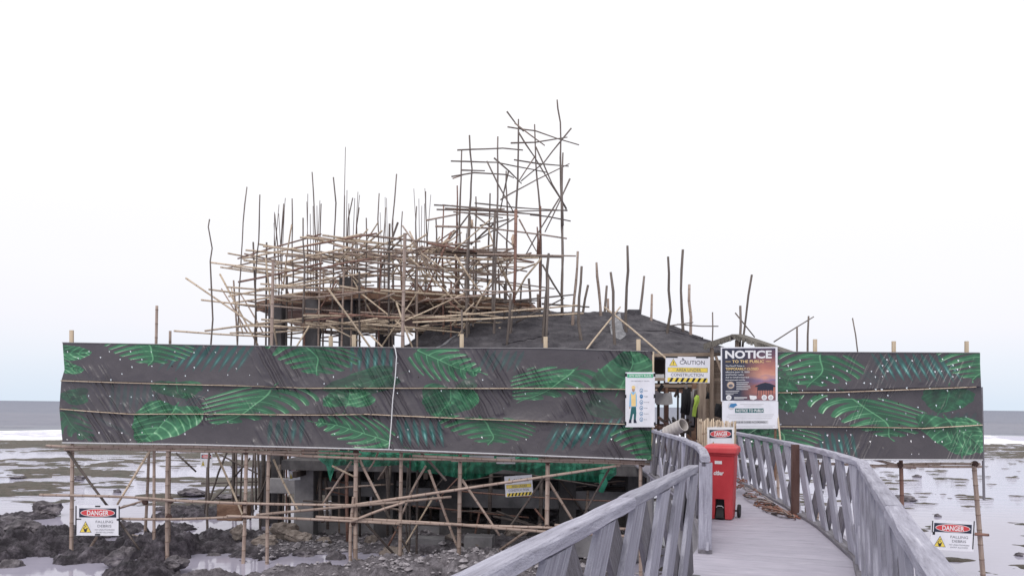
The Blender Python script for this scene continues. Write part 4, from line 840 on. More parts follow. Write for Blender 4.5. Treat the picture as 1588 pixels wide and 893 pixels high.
STK = [[(325, 340), (323, 352), (329, 385), (326, 405), (328, 450), (330, 495), (327, 535)], [(383, 290), (377, 345), (374, 400), (371, 470), (368, 540)], [(403, 302), (402, 350), (397, 420), (395, 535)], [(426, 332), (430, 375), (433, 440), (431, 540)], [(453, 308), (453, 375), (454, 450), (451, 540)],
       [(470, 338), (470, 375), (472, 440), (470, 500)], [(484, 267), (486, 297), (489, 365), (490, 450), (488, 540)], [(517, 275), (521, 315), (518, 370), (516, 450), (513, 540)], [(547, 307), (540, 340), (537, 400), (538, 480)], [(557, 322), (553, 350), (554, 420), (556, 500)],
       [(568, 338), (568, 400), (567, 500)], [(588, 300), (587, 360), (586, 440), (584, 540)], [(615, 270), (612, 310), (608, 350), (610, 430), (609, 540)], [(624, 328), (622, 380), (624, 470)], [(598, 322), (595, 370), (596, 450)], [(646, 320), (645, 420), (646, 540)], [(660, 297), (662, 360), (660, 480)], [(676, 338), (677, 440)], [(498, 316), (496, 380), (497, 440)], [(440, 316), (436, 380)]]
for i, s in enumerate(STK):
    D = 22.8 + (i * 37 % 23) / 23 * 4.5; pts = [U(x, y, D) for x, y in s]; q = pts[-1]
    if len(s) > 4 or s[-1][1] > 530: pts.append(Vector((q.x + random.gauss(0, .1), q.y, ground_z(q.x, q.y) - .1)))
    crooked(SC, pts[::-1], .042 if len(s) > 3 else .028, .02, 'stick', 'standing_pole')
# tall tower
TW = thing('scaffold_tower', 'tall crooked scaffold tower of thin poles rising above the black roof', 'scaffold', (*U(790, 600, 24)[:2], WZ))
TV = [([(728, 210), (732, 262), (728, 330), (727, 400), (726, 540)], 23.6), ([(772, 212), (771, 330), (769, 400), (766, 520)], 23.4), ([(804, 185), (803, 280), (800, 335), (799, 440), (788, 540)], 23.2), ([(829, 193), (831, 255), (837, 320), (839, 400), (838, 500)], 25),
      ([(864, 155), (865, 168), (869, 190), (869, 245), (871, 330), (873, 400), (871, 500)], 24.6), ([(716, 233), (714, 300), (712, 400), (710, 520)], 25.4), ([(709, 288), (708, 380), (707, 500)], 24.4), ([(738, 305), (738, 380), (737, 480)], 25), ([(873, 237), (871, 300), (872, 350)], 24.4), ([(785, 265), (787, 330), (785, 470)], 25.6), ([(688, 318), (686, 400), (688, 520)], 24.2), ([(833, 352), (834, 395)], 24.8), ([(760, 300), (757, 400), (755, 520)], 25.8)]
for pts, D in TV:
    P = [U(x, y, D) for x, y in pts]; q = P[-1]
    if pts[-1][1] > 460: P.append(Vector((q.x, q.y, -.06 if q.x > -2 else ground_z(q.x, q.y) - .1)))
    crooked(TW, P[::-1], .052, .024, random.choice(['stick', 'bamboo_red', 'stick']), 'standing_pole')
TH = [((709, 233), (780, 230), (811, 233)), ((699, 250), (770, 252), (850, 268)), ((700, 274), (735, 268), (786, 271), (797, 276)), ((715, 264), (752, 265)), ((702, 277), (722, 270)), ((787, 197), (830, 203), (864, 215), (898, 225)), ((792, 222), (830, 221), (880, 213)), ((797, 248), (835, 254), (882, 258)),
      ((776, 310), (830, 280), (883, 254)), ((786, 173), (800, 192), (812, 204)), ((798, 191), (823, 210), (845, 226)), ((804, 205), (840, 262), (878, 325)), ((886, 199), (843, 253), (808, 281)), ((831, 228), (856, 285), (879, 324)), ((830, 242), (802, 285)), ((789, 264), (782, 295), (776, 326)), ((766, 245), (790, 266), (809, 285)), ((755, 250), (772, 285), (797, 330)),
      ((673, 318), (740, 322), (830, 333)), ((677, 325), (790, 328), (880, 326)), ((686, 318), (822, 332)), ((736, 315), (800, 322), (880, 327)), ((822, 333), (850, 336), (885, 343)), ((660, 342), (712, 332)), ((690, 323), (800, 330)), ((700, 319), (760, 325)), ((740, 326), (838, 333)), ((720, 330), (780, 338)), ((744, 350), (790, 340)),
      ((675, 351), (760, 354), (840, 364), (879, 370)), ((648, 386), (745, 374)), ((655, 384), (800, 392)), ((660, 390), (830, 398)), ((690, 388), (800, 386)), ((740, 394), (893, 397)), ((700, 396), (872, 399)), ((720, 402), (835, 400)), ((680, 399), (780, 404)), ((700, 410), (800, 408)), ((690, 418), (770, 420)),
      ((727, 333), (690, 380), (660, 420)), ((736, 333), (770, 358), (800, 385)), ((804, 335), (740, 372), (690, 400)), ((805, 340), (832, 390)), ((867, 308), (840, 352), (815, 396)), ((730, 393), (780, 445), (836, 532)), ((841, 410), (858, 440), (872, 462)), ((738, 398), (700, 450), (670, 490)), ((768, 345), (730, 380)), ((800, 395), (760, 445), (738, 478)), ((840, 400), (815, 430), (795, 465)), ((705, 395), (735, 440), (752, 462)), ((768, 400), (800, 462)), ((884, 277), (868, 312), (845, 360)),
      ((780, 468), (889, 457)), ((840, 471), (914, 476)), ((700, 470), (835, 466)), ((690, 476), (800, 478)), ((735, 462), (830, 470)), ((660, 470), (760, 478)), ((800, 500), (875, 462)), ((700, 505), (735, 470)), ((850, 480), (880, 520))]
for i, pts in enumerate(TH):
    D = 23.0 + (i * 29 % 17) / 17 * 2.4; y = pts[0][1]
    crooked(TW, [U(x, y_, D + k * .15) for k, (x, y_) in enumerate(pts)], .034 if y > 340 else .026, .024 if y > 340 else .018, random.choice(['bamboo', 'bamboo_pale', 'stick']) if y > 375 else random.choice(['stick', 'stick', 'bamboo']), 'bamboo_pole')
for x0, y0, x1, y1, D, r in [(728, 335, 724, 545, 23.3, .07), (800, 325, 797, 470, 23.0, .075), (768, 330, 764, 500, 23.2, .06), (792, 455, 785, 545, 22.2, .06), (716, 480, 717, 545, 21.6, .045), (838, 320, 838, 480, 24.8, .055), (850, 430, 846, 545, 22, .055), (872, 330, 871, 490, 24.5, .06)]:
    zl(TW, x0, y0, x1, y1, D, D, r * .68, random.choice(['bamboo_red', 'stick', 'stick']), .014)
# working decks of loose split bamboo on the tower
for (x0, x1, y, D, k) in [(665, 800, 389, 23.8, 6), (690, 822, 326, 23.9, 4), (690, 835, 472, 23.6, 5)]:
    for i in range(k):
        a = U(x0 + random.uniform(0, 40), y + random.gauss(0, 3), D + i * .14); b_ = U(x1 - random.uniform(0, 40), y + 4 + random.gauss(0, 3), D + i * .14)
        mb = MB(); mb.beam(a, b_, .09, .022, seg=2, jit=.004); mb.build('deck_plank', random.choice(['formwork', 'bamboo', 'darkwood', 'formwork']), TW)
for x, y, D, mt in [(731, 347, 23.5, 'sack'), (796, 375, 23.1, 'sack')]:
    c = U(x, y, D); mb = rock_mb(c, .07, .06, .17, int(x), 3, .9); o = mb.build('sack', mt, loc=c - Vector((0, 0, .2)), smooth=True)
    tag(o, 'pale sack hanging %s on the tall scaffold tower' % ('below its upper deck' if x < 760 else 'above its lower deck'), 'sack')
# poles that stick up through the felt roof, and those on the far side
RP = [[(896, 390), (893, 440), (888, 508)], [(902, 413), (898, 462), (897, 500), (902, 532)], [(912, 442), (904, 485)], [(925, 407), (932, 492)], [(941, 443), (938, 482)], [(947, 422), (951, 452), (951, 500), (954, 542)], [(943, 463), (943, 482)], [(973, 381), (974, 420), (971, 470), (971, 520)], [(999, 428), (993, 482)], [(1011, 456), (1010, 496)],
      [(1036, 398), (1037, 450), (1040, 482), (1034, 520)], [(1059, 387), (1056, 450), (1059, 508)], [(1069, 441), (1071, 517)], [(851, 393), (846, 470), (842, 535)], [(820, 432), (823, 480)], [(834, 456), (835, 486)], [(871, 437), (872, 482)]]
RPL = ['tall straight pole rising from the black roof beside a grey pole with a kinked foot', 'grey pole with a kinked foot standing on the front slope of the black roof', 'short leaning pole stub behind the grey pole with a kinked foot',
       'slim pole leaning slightly, standing between the kinked grey pole and the torn silver patch', 'thin pole just behind the crossed bamboo on the roof ridge', 'grey pole rising through the torn silver patch on the roof', 'tiny pole stub behind the top of the torn silver patch',
       'tallest stout pole on the black roof, standing next to the torn silver patch', 'leaning thin pole beside the small vent box on the roof ridge', 'short thin pole between the vent box and the sharply bent pole', 'tall pole with a sharp bend near its foot on the black roof',
       'tall thin wavy pole behind the sharply bent pole on the roof', 'short stout dark pole low on the roof slope beside the wavy pole', 'tall pole through the roof at the foot of the scaffold tower'] + ['short pole stub on the roof ridge at the foot of the scaffold tower'] * 3
for i, s in enumerate(RP):
    D = float(np.interp(s[-1][1], [484, 556], [25.2, 20.75])); P = [U(x, y, D) for x, y in s]
    d = (P[-1] - P[-2]).normalized(); P.append(P[-1] + d * .5)
    o = crooked(None, P[::-1], .05, .036 if len(s) > 2 else .04, 'stick' if i % 3 else 'bamboo', 'roof_pole', loc=P[-1])
    tag(o, RPL[i], 'pole', 'poles poking through the black roof')
FP = [([(1105, 484), (1105, 560)], .022), ([(1148, 474), (1147, 560)], .045), ([(1166, 426), (1157, 490), (1150, 560)], .036), ([(1236, 506), (1235, 580)], .034), ([(1254, 490), (1253, 580)], .034), ([(1322, 493), (1327, 520), (1333, 580)], .022)]
FSC = thing('bamboo_scaffold', 'thin leaning poles tied together behind the notice poster and short banner', 'scaffold', (*U(1230, 600, 21)[:2], WZ))
for s, r in FP:
    P = [U(x, y, 21) for x, y in s]; q = P[-1]; P.append(Vector((q.x, q.y, WZ - .2))); crooked(FSC, P[::-1], r * 1.1, r * .8, 'stick', 'standing_pole')
for a in [(1200, 530, 1262, 491), (1140, 485, 1170, 523), (1050, 503, 1114, 506), (1040, 505, 1075, 500), (1150, 560, 1340, 565)]: zl(FSC, *a, 21.05, 21.05, .02, 'stick')
p = U(899, 543, 20.3); CR = thing('crossed_bamboo', 'two crossed bamboo poles leaning over the black roof behind the banner', 'poles', p)
zl(CR, 896, 560, 962, 476, 20.5, 23.9, .03); zl(CR, 937, 476, 1034, 557, 23.8, 19.3, .03)
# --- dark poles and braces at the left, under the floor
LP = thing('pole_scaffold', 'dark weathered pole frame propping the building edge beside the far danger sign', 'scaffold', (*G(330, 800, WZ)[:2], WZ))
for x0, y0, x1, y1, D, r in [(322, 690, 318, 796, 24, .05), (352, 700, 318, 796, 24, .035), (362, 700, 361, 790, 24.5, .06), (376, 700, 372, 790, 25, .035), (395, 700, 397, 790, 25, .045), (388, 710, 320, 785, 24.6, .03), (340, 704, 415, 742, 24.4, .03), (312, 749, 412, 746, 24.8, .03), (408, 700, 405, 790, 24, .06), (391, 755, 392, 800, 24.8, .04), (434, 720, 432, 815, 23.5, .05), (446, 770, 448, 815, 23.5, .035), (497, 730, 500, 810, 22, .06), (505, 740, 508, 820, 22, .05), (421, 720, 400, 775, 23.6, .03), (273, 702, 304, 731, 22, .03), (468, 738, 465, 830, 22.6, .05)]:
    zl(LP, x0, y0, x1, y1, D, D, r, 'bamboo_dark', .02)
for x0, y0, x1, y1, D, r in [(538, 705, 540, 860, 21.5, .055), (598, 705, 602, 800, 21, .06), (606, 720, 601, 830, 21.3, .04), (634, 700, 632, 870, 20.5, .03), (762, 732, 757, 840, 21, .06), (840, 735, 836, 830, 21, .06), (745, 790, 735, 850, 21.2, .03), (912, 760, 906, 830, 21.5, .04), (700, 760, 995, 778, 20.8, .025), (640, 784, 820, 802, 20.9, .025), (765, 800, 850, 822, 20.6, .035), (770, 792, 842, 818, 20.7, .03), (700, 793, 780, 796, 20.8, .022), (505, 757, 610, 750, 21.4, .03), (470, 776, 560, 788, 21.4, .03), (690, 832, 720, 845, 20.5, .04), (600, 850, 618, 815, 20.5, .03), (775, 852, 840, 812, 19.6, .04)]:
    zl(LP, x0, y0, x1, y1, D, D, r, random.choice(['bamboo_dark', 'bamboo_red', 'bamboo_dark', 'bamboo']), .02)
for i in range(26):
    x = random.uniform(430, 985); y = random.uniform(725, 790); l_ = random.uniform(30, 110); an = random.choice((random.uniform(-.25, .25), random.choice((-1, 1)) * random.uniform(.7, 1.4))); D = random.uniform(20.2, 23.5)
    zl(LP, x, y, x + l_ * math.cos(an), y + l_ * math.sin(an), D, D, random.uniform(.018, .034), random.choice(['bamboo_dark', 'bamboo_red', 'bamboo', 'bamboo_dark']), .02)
# --- green safety net hanging under the banner
m, t, b = mk('net'); L = t.links.new
nzn = node(t, 'ShaderNodeTexNoise', Scale=2.2, Detail=5); mpn = node(t, 'ShaderNodeMapping', Scale=(1, 1, .5)); L(node(t, 'ShaderNodeTexCoord').outputs['Object'], mpn.inputs[0]); L(mpn.outputs[0], nzn.inputs['Vector'])
rn = ramp(t, [(.3, (.008, .12, .065)), (.5, (.015, .26, .145)), (.75, (.07, .44, .28))]); L(nzn.outputs['Fac'], rn.inputs[0]); L(rn.outputs[0], b.inputs['Base Color']); b.inputs['Roughness'].default_value = .7; b.inputs['Alpha'].default_value = .8
nx, nz_ = 300, 26; vs = []
for j in range(nz_):
    for i in range(nx):
        px = 494 + (956 - 494) * i / (nx - 1); f = j / (nz_ - 1)
        bt = np.interp(px, [494, 506, 512, 520, 545, 560, 600, 625, 640, 680, 722, 740, 780, 800, 860, 930, 945, 956], [712, 722, 748, 722, 720, 724, 722, 720, 730, 735, 743, 742, 728, 730, 742, 748, 744, 735])
        tp = np.interp(px, [494, 620, 700, 956], [698, 700, 704, 714]); y = tp + (bt - tp) * f
        D = 20.2 - (px - 494) / 462 * .9 + .10 * math.sin(px * .11 + f * 2) * f + .12 * math.sin(px * .5 + 3 * math.sin(px * .07) + f) * (.2 + f) + .45 * (.5 + .5 * mnoise.fractal(Vector((px / 14, f * 2, 0)), 1, 2, 3)) * (.3 + f) - .4 * math.sin(math.pi * f * .9) * .4
        vs.append(U(px, y, D))
mb = MB(); mb.add(vs, [((j + 1) * nx + i, (j + 1) * nx + i + 1, j * nx + i + 1, j * nx + i) for j in range(nz_ - 1) for i in range(nx - 1)])
NT = mb.build('safety_net', 'net', loc=U(720, 700, 19.8), smooth=True); tag(NT, 'green safety net sagging below the wide leaf-print banner', 'net')
mb = MB(); mb.tube([U(934, 735, 19.2), U(936, 748, 19.15), U(932, 762, 19.2)], [.09, .11, .07], 8); mb.build('hanging_end', 'net', NT, smooth=True)
for x0, x1, y0, y1 in [(728, 766, 706, 715), (770, 799, 708, 719)]:
    a, b_ = U(x0, y0, 18.75), U(x1, y1, 18.75); mb = MB(); mb.box((a.x, a.y, b_.z), (b_.x, a.y + .02, a.z))
    o = mb.build('white_panel', 'white', loc=(a.x, a.y, b_.z)); tag(o, 'white panel in front of the green net under the banner, %s of two' % ('smaller' if x0 > 767 else 'longer'), 'panel')
# ------------------------------------------------------------------ signs
class Sign:
    def __init__(s, name, label, rect, D, tilt=0, yaw=0, cat='sign', th=.012, base='paper', pitch=0):
        x0, y0, x1, y1 = rect; c = U((x0 + x1) / 2, (y0 + y1) / 2, D); k = D / F
        s.W, s.H = (x1 - x0) * k, (y1 - y0) * k
        R_ = Matrix.Rotation(math.radians(yaw), 3, 'Z') @ Matrix.Rotation(math.radians(-tilt), 3, 'Y') @ Matrix.Rotation(math.radians(pitch), 3, 'X')
        s.r, s.u, s.f = R_ @ Vector((1, 0, 0)), R_ @ Vector((0, 0, 1)), R_ @ Vector((0, -1, 0)); s.c = c
        s.T = thing(name, label, cat, c - s.u * s.H / 2)
        mb = MB(); mb.beam(c - s.u * s.H / 2 - s.f * th / 2, c + s.u * s.H / 2 - s.f * th / 2, s.W, th, up=s.f, ch=.002); s.panel = mb.build('panel', base, s.T)
        s.n = 0
    def P(s, u, v, l=0): return s.c + s.r * ((u - .5) * s.W) + s.u * ((.5 - v) * s.H) + s.f * l
    def poly(s, pts, mat, name='symbol', l=.002, parent=None):
        mb = MB(); n = len(pts); a = [s.P(u, v, l) for u, v in pts]; b_ = [s.P(u, v, l - .0018) for u, v in pts]
        mb.add(a + b_, [tuple(range(n - 1, -1, -1))] + [(i, (i + 1) % n, n + (i + 1) % n, n + i) for i in range(n)]); return mb.build(name, mat, parent or s.T)
    def rect(s, u0, v0, u1, v1, mat, name='band', l=.002): return s.poly([(u0, v0), (u1, v0), (u1, v1), (u0, v1)], mat, name, l)
    def ell(s, u, v, ru, rv, mat, name='symbol', l=.002, n=28): return s.poly([(u + ru * math.cos(2 * math.pi * i / n), v + rv * math.sin(2 * math.pi * i / n)) for i in range(n)], mat, name, l)
    def text(s, txt, u, v, h, mat, l=.004, width=None, align='CENTER', bold=.0, shear=0):
        """u, v = middle (or left end) of the line, h = cap height as a share of the sign's height"""
        cu = bpy.data.curves.new('lettering', 'FONT'); cu.body = txt; cu.align_x = align; cu.size = 1; cu.offset = bold; cu.shear = shear; cu.resolution_u = 3
        o = bpy.data.objects.new('lettering', cu); me = bpy.data.meshes.new_from_object(o); bpy.data.objects.remove(o); bpy.data.curves.remove(cu)
        co = np.array([v_.co[:] for v_ in me.vertices]); 
        if not len(co): return
        ys = .70; sy = h * s.H / ys; sx = sy
        if width: sx = width * s.W / (co[:, 0].max() - co[:, 0].min())
        o0 = s.P(u, v, l); vs = [o0 + s.r * (x * sx) + s.u * ((y - ys / 2) * sy) for x, y, _ in co]
        mb = MB(); mb.add(vs, [tuple(p.vertices) for p in me.polygons]); bpy.data.meshes.remove(me)
        return mb.build('lettering', mat, s.T)
    def tapes(s, pos, mat='tape'):
        for u0, v0, u1, v1 in pos: s.rect(u0, v0, u1, v1, mat, 'tape', .005)
def danger(label, rect, D, tilt=0, full=True, tapes=(), yaw=0):
    s = Sign('danger_sign', label, rect, D, tilt, yaw)
    s.rect(.07, .10, .93, .40, 'signnavy', 'heading_band')
    s.ell(.5, .25, .40, .135, 'white', 'oval_border', .004); s.ell(.5, .25, .385, .118, 'signred', 'oval', .006)
    s.text('DANGER', .5, .25, .155, 'white', .008, .50, bold=.02)
    s.poly([(.22, .52), (.36, .90), (.08, .90)], 'signgrey', 'warning_triangle', .002); s.poly([(.22, .555), (.34, .885), (.10, .885)], 'signyellow', 'warning_triangle', .004)
    s.ell(.22, .83, .035, .05, 'signnavy', 'pictogram', .006, 14); s.poly([(.16, .74), (.18, .74), (.215, .80), (.255, .74), (.275, .75), (.235, .84), (.2, .84)], 'signnavy', 'pictogram', .0065)
    for a, b_ in ((.2, .66), (.235, .64), (.225, .70), (.19, .72)): s.ell(a, b_, .012, .017, 'signnavy', 'pictogram', .006, 8)
    if full:
        s.text('FALLING', .655, .54, .085, 'signgrey', .003, .40); s.text('DEBRIS', .655, .68, .085, 'signgrey', .003, .32)
        s.text('NO UNAUTHORIZED', .665, .805, .045, 'signgrey', .003, .46); s.text('ENTRY ALLOWED', .665, .89, .045, 'signgrey', .003, .40)
    s.tapes(tapes); return s
danger('square danger falling debris sign with black tape wired to the bamboo frame over the rocks', (118, 783, 185, 830), DL(150) - .16, .3, True, [(-.015, .02, .012, .98), (.985, .02, 1.012, .98), (.44, .01, .56, .055), (.44, .94, .56, .99), (0, .44, .12, .475), (.94, .44, 1, .5)])
danger('danger falling debris sign tilted beside the bamboo post in the wet reef', (1443, 807, 1511, 853), DR(1480) - .08, -2.5, True, [(.02, .03, .045, .42), (.045, .40, .10, .50), (.965, -.03, .99, .92)])
danger('small danger sign on a dark post out on the reef flat', (311, 702, 329, 724), 23.8, 0, False)
danger('small tilted danger sign hanging against the pale concrete column', (447, 720, 465, 744), 21.9, 4, False)
s = danger('white-framed danger sign on the split-bamboo screen just behind the red bin', (1097, 662, 1138, 704), 12.9, 1, False, [(.86, -.02, .98, .12)])
s.rect(0, .0, .07, 1, 'white', 'frame_strip', .01); s.rect(.93, 0, 1, 1, 'white', 'frame_strip', .01); s.rect(0, 0, 1, .09, 'white', 'frame_strip', .012)
def caution(label, rect, D, tilt):
    s = Sign('caution_sign', label, rect, D, tilt)
    s.poly([(.175, .08), (.27, .36), (.08, .36)], 'signgrey', 'warning_triangle', .002); s.poly([(.175, .11), (.255, .345), (.095, .345)], 'signyellow', 'warning_triangle', .004)
    s.rect(.168, .18, .182, .27, 'signnavy', 'pictogram', .006); s.rect(.168, .29, .182, .32, 'signnavy', 'pictogram', .006)
    s.text('CAUTION', .60, .22, .155, 'signgrey', .003, .56, bold=.008)
    s.rect(.05, .42, .95, .60, 'signgrey', 'band_border', .002); s.rect(.056, .43, .944, .59, 'signyellow', 'band', .004)
    s.text('AREA UNDER', .52, .51, .115, 'signgrey', .006, .56, bold=.006); s.poly([(.11, .45), (.16, .51), (.11, .57)], 'signgold', 'pictogram', .006)
    s.text('CONSTRUCTION', .49, .70, .115, 'signgrey', .003, .73, bold=.004)
    s.rect(.05, .82, .95, .98, 'signyellow', 'hazard_band', .003)
    for i in range(7):
        u = .08 + i * .125; s.poly([(u + .05, .82), (u + .105, .82), (u + .055, .98), (u, .98)], 'black', 'hazard_stripe', .005)
    return s
s = caution('caution area under construction sign taped across the entrance', (1032, 553, 1101, 593), 17.55, -.3); s.tapes([(.0, -.01, .27, .05), (.68, -.01, .96, .05)])
s.poly([(.36, .10), (.385, .04), (.41, .10), (.44, .15), (.40, .14)], 'signgrey', 'smudge', .007)
caution('loose tilted caution sign hanging below the green net', (783, 737, 826, 769), 18.6, 4.5)
# site safety rules board
s = Sign('safety_poster', 'tall white site safety rules board with a drawn worker in yellow vest', (970, 577, 1015.5, 662), DL(995) - .26, .5)
s.rect(.06, .03, .94, .10, 'signgreen', 'heading_band'); s.text('SITE SAFETY RULES', .5, .065, .035, 'white', .004, .74, bold=.01)
s.text('PPE IS REQUIRED AT THIS SITE', .5, .16, .018, 'signgrey', .003, .62)
# worker figure (flat print)
for pts, mt, nm in [([(.20, .63), (.36, .63), (.37, .75), (.35, .89), (.28, .89), (.285, .76), (.255, .76), (.20, .89), (.13, .89), (.17, .75)], 'teal', 'trousers'), ([(.13, .86), (.20, .86), (.205, .925), (.11, .925)], 'signnavy', 'boot'), ([(.275, .86), (.35, .86), (.39, .925), (.28, .925)], 'signnavy', 'boot'),
                    ([(.19, .36), (.35, .36), (.375, .45), (.37, .63), (.19, .63), (.17, .45)], 'skyblue', 'shirt'), ([(.185, .37), (.26, .42), (.345, .37), (.355, .62), (.20, .62)], 'signgold', 'vest'), ([(.15, .40), (.19, .38), (.195, .50), (.17, .64), (.125, .62)], 'skyblue', 'sleeve'), ([(.36, .39), (.385, .43), (.39, .62), (.355, .62)], 'skyblue', 'sleeve')]:
    s.poly(pts, mt, nm, {'trousers': .002, 'boot': .003, 'shirt': .003, 'sleeve': .0036, 'vest': .005}[nm])
s.ell(.27, .315, .05, .045, 'skin', 'face', .003); s.ell(.27, .275, .062, .032, 'signgold', 'helmet', .005); s.ell(.15, .645, .02, .018, 'skin', 'hand', .005, 10)
for i, w_ in enumerate(('Helmet', 'Goggles', 'Hi-vis vest', 'Gloves', 'No entry', 'Boots')):
    v = .335 + i * .105; s.ell(.54, v, .058, .040, 'signblue', 'round_icon', .003); s.ell(.54, v, .040 if i != 1 else .02, .028 if i != 1 else .014, 'white', 'round_icon', .005); s.ell(.54, v + .006, .018, .014, 'signblue', 'round_icon', .0065, 10)
    s.text(w_, .63, v, .016, 'signgrey', .003, align='LEFT', bold=.01)
s.tapes([(-.03, .02, .05, .08), (.95, .02, 1.02, .08), (-.03, .41, .03, .47), (.96, .40, 1.03, .47), (-.03, .90, .03, .97), (.97, .91, 1.03, .97)])
# notice poster: dark print with a sunset photograph
m, t, b = mk('sunset'); L = t.links.new
uvn = node(t, 'ShaderNodeAttribute', attribute_name='pc'); sx = node(t, 'ShaderNodeSeparateXYZ'); L(uvn.outputs['Vector'], sx.inputs[0])
nzs = node(t, 'ShaderNodeTexNoise', Scale=5, Detail=5); mps = node(t, 'ShaderNodeMapping', Scale=(1, 2.6, 1), Rotation=(0, 0, .5)); L(uvn.outputs['Vector'], mps.inputs[0]); L(mps.outputs[0], nzs.inputs['Vector'])
def mth(op, a, b_, c=None):
    n = t.nodes.new('ShaderNodeMath'); n.operation = op
    for i, v in enumerate((a, b_, c)):
        if v is None: continue
        if isinstance(v, (int, float)): n.inputs[i].default_value = v
        else: L(v, n.inputs[i])
    return n.outputs[0]
yy = mth('MULTIPLY_ADD', nzs.outputs['Fac'], .22, mth('SUBTRACT', sx.outputs[1], .11))
rs = ramp(t, [(0, (.05, .045, .085)), (.18, (.16, .07, .10)), (.38, (.46, .18, .14)), (.52, (.62, .30, .22)), (.62, (.24, .17, .30)), (.72, (.40, .14, .11)), (.85, (.46, .18, .14)), (1, (.10, .05, .09))]); L(yy, rs.inputs[0])
fx = t.nodes.new('ShaderNodeMapRange'); fx.inputs[1].default_value = .42; fx.inputs[2].default_value = .78; L(mth('MULTIPLY_ADD', sx.outputs[1], .10, sx.outputs[0]), fx.inputs[0])
mxs = node(t, 'ShaderNodeMix', data_type='RGBA'); L(fx.outputs[0], mxs.inputs[0]); mxs.inputs[6].default_value = (.028, .030, .058, 1); L(rs.outputs[0], mxs.inputs[7]); L(mxs.outputs[2], b.inputs['Base Color']); b.inputs['Roughness'].default_value = .45
s = Sign('notice_poster', 'dark notice to the public poster with sunset picture above a white notice sheet', (1118, 538, 1206, 622), 17.0, .8)
mb = MB(); q = [(.022, .022), (.962, .022), (.962, .985), (.022, .985)]; mb.add([s.P(u, v, .002) for u, v in q], [(3, 2, 1, 0)], [(u, v, 0) for u, v in q]); mb.build('printed_picture', 'sunset', s.T)
s.text('NOTICE', .48, .135, .135, 'white', .005, .82, bold=.035); s.text('TO THE PUBLIC', .48, .265, .05, 'signgold', .005, .56, bold=.012)
s.rect(.08, .262, .17, .27, 'signgold', 'rule', .004); s.rect(.79, .262, .88, .27, 'signgold', 'rule', .004)
for tx, v, h, mt, wdh in [('The Cloud 9 Tower is', .345, .026, 'white', .33), ('TEMPORARILY CLOSED', .40, .045, 'signgold', .58), ('effective June 15, 2025', .458, .026, 'white', .42), ('until further notice', .507, .026, 'white', .32), ('due to construction and', .555, .026, 'white', .41), ('improvement works.', .603, .026, 'white', .35)]:
    s.text(tx, .08, v, h, mt, .005, wdh, 'LEFT', bold=.01)
s.ell(.17, .70, .075, .075, 'signgrey', 'seal', .004); s.ell(.17, .70, .06, .06, 'sack', 'seal', .006); s.ell(.17, .71, .04, .03, 'signgrey', 'seal', .008)
for i, wdh in enumerate((.22, .20, .24, .25, .21)): s.rect(.27, .645 + i * .032, .27 + wdh, .657 + i * .032, 'lightgrey', 'small_print', .004)
for i, wdh in enumerate((.24, .22, .14)): s.rect(.08, .805 + i * .03, .08 + wdh, .815 + i * .03, 'lightgrey', 'small_print', .004)
s.poly([(.60, .72), (.70, .675), (.78, .655), (.87, .675), (.96, .715), (.955, .735), (.92, .735), (.92, .80), (.65, .80), (.65, .735), (.60, .735)], 'signnavy', 'tower_silhouette', .004)
for i in range(7): s.rect(.64 + i * .043, .74, .648 + i * .043, .90, 'signnavy', 'tower_silhouette', .0052)
for u, mt in ((.135, 'white'), (.76, 'white'), (.875, 'white')): s.ell(u, .93, .048, .048, mt, 'emblem', .007); s.ell(u, .93, .028, .03, 'lightgrey', 'emblem', .009)
s.poly([(.50, .89), (.62, .90), (.63, .95), (.57, .975), (.51, .96)], 'white', 'emblem', .007); s.rect(.23, .925, .46, .94, 'white', 'small_print', .005); s.rect(.23, .955, .40, .962, 'lightgrey', 'small_print', .005)
ns = Sign('notice_sheet', 'white notice to public sheet hanging below the dark notice poster', (1120, 622.4, 1207, 664.5), 17.0, .8)
ns.text('NOTICE TO PUBLIC', .5, .33, .10, 'white', .006, .50, bold=.02); ns.rect(.23, .25, .74, .41, 'teal', 'heading_band', .003)
ns.ell(.16, .17, .06, .13, 'lightgrey', 'emblem', .004); ns.poly([(.12, .2), (.15, .08), (.24, .06), (.27, .12), (.2, .22)], 'signblue', 'emblem', .006)
for v, a, b_ in ((.08, .32, .74), (.14, .38, .70), (.47, .10, .92), (.54, .08, .90), (.61, .12, .88), (.88, .2, .94), (.94, .25, .9)): ns.rect(a, v, b_, v + .022, 'lightgrey', 'small_print', .003)
ns.rect(.17, .70, .82, .81, 'lightgrey', 'highlight_band', .003); ns.text('PLEASE BE GUIDED ACCORDINGLY', .5, .755, .06, 'signgrey', .006, .58, bold=.02)
mb = MB(); mb.beam(U(1211, 690, 16.9), U(1203, 616, 17.1), .035, .03, up=(0, 1, 0)); mb.build('prop_stick', 'lumber', ns.T)
mb = MB(); mb.beam((ns.P(.965, .9, -.06).x, ns.c.y + .05, -.06), ns.P(.965, .5, -.06), .05, .035, up=(0, 1, 0)); mb.build('support_post', 'formwork', ns.T)

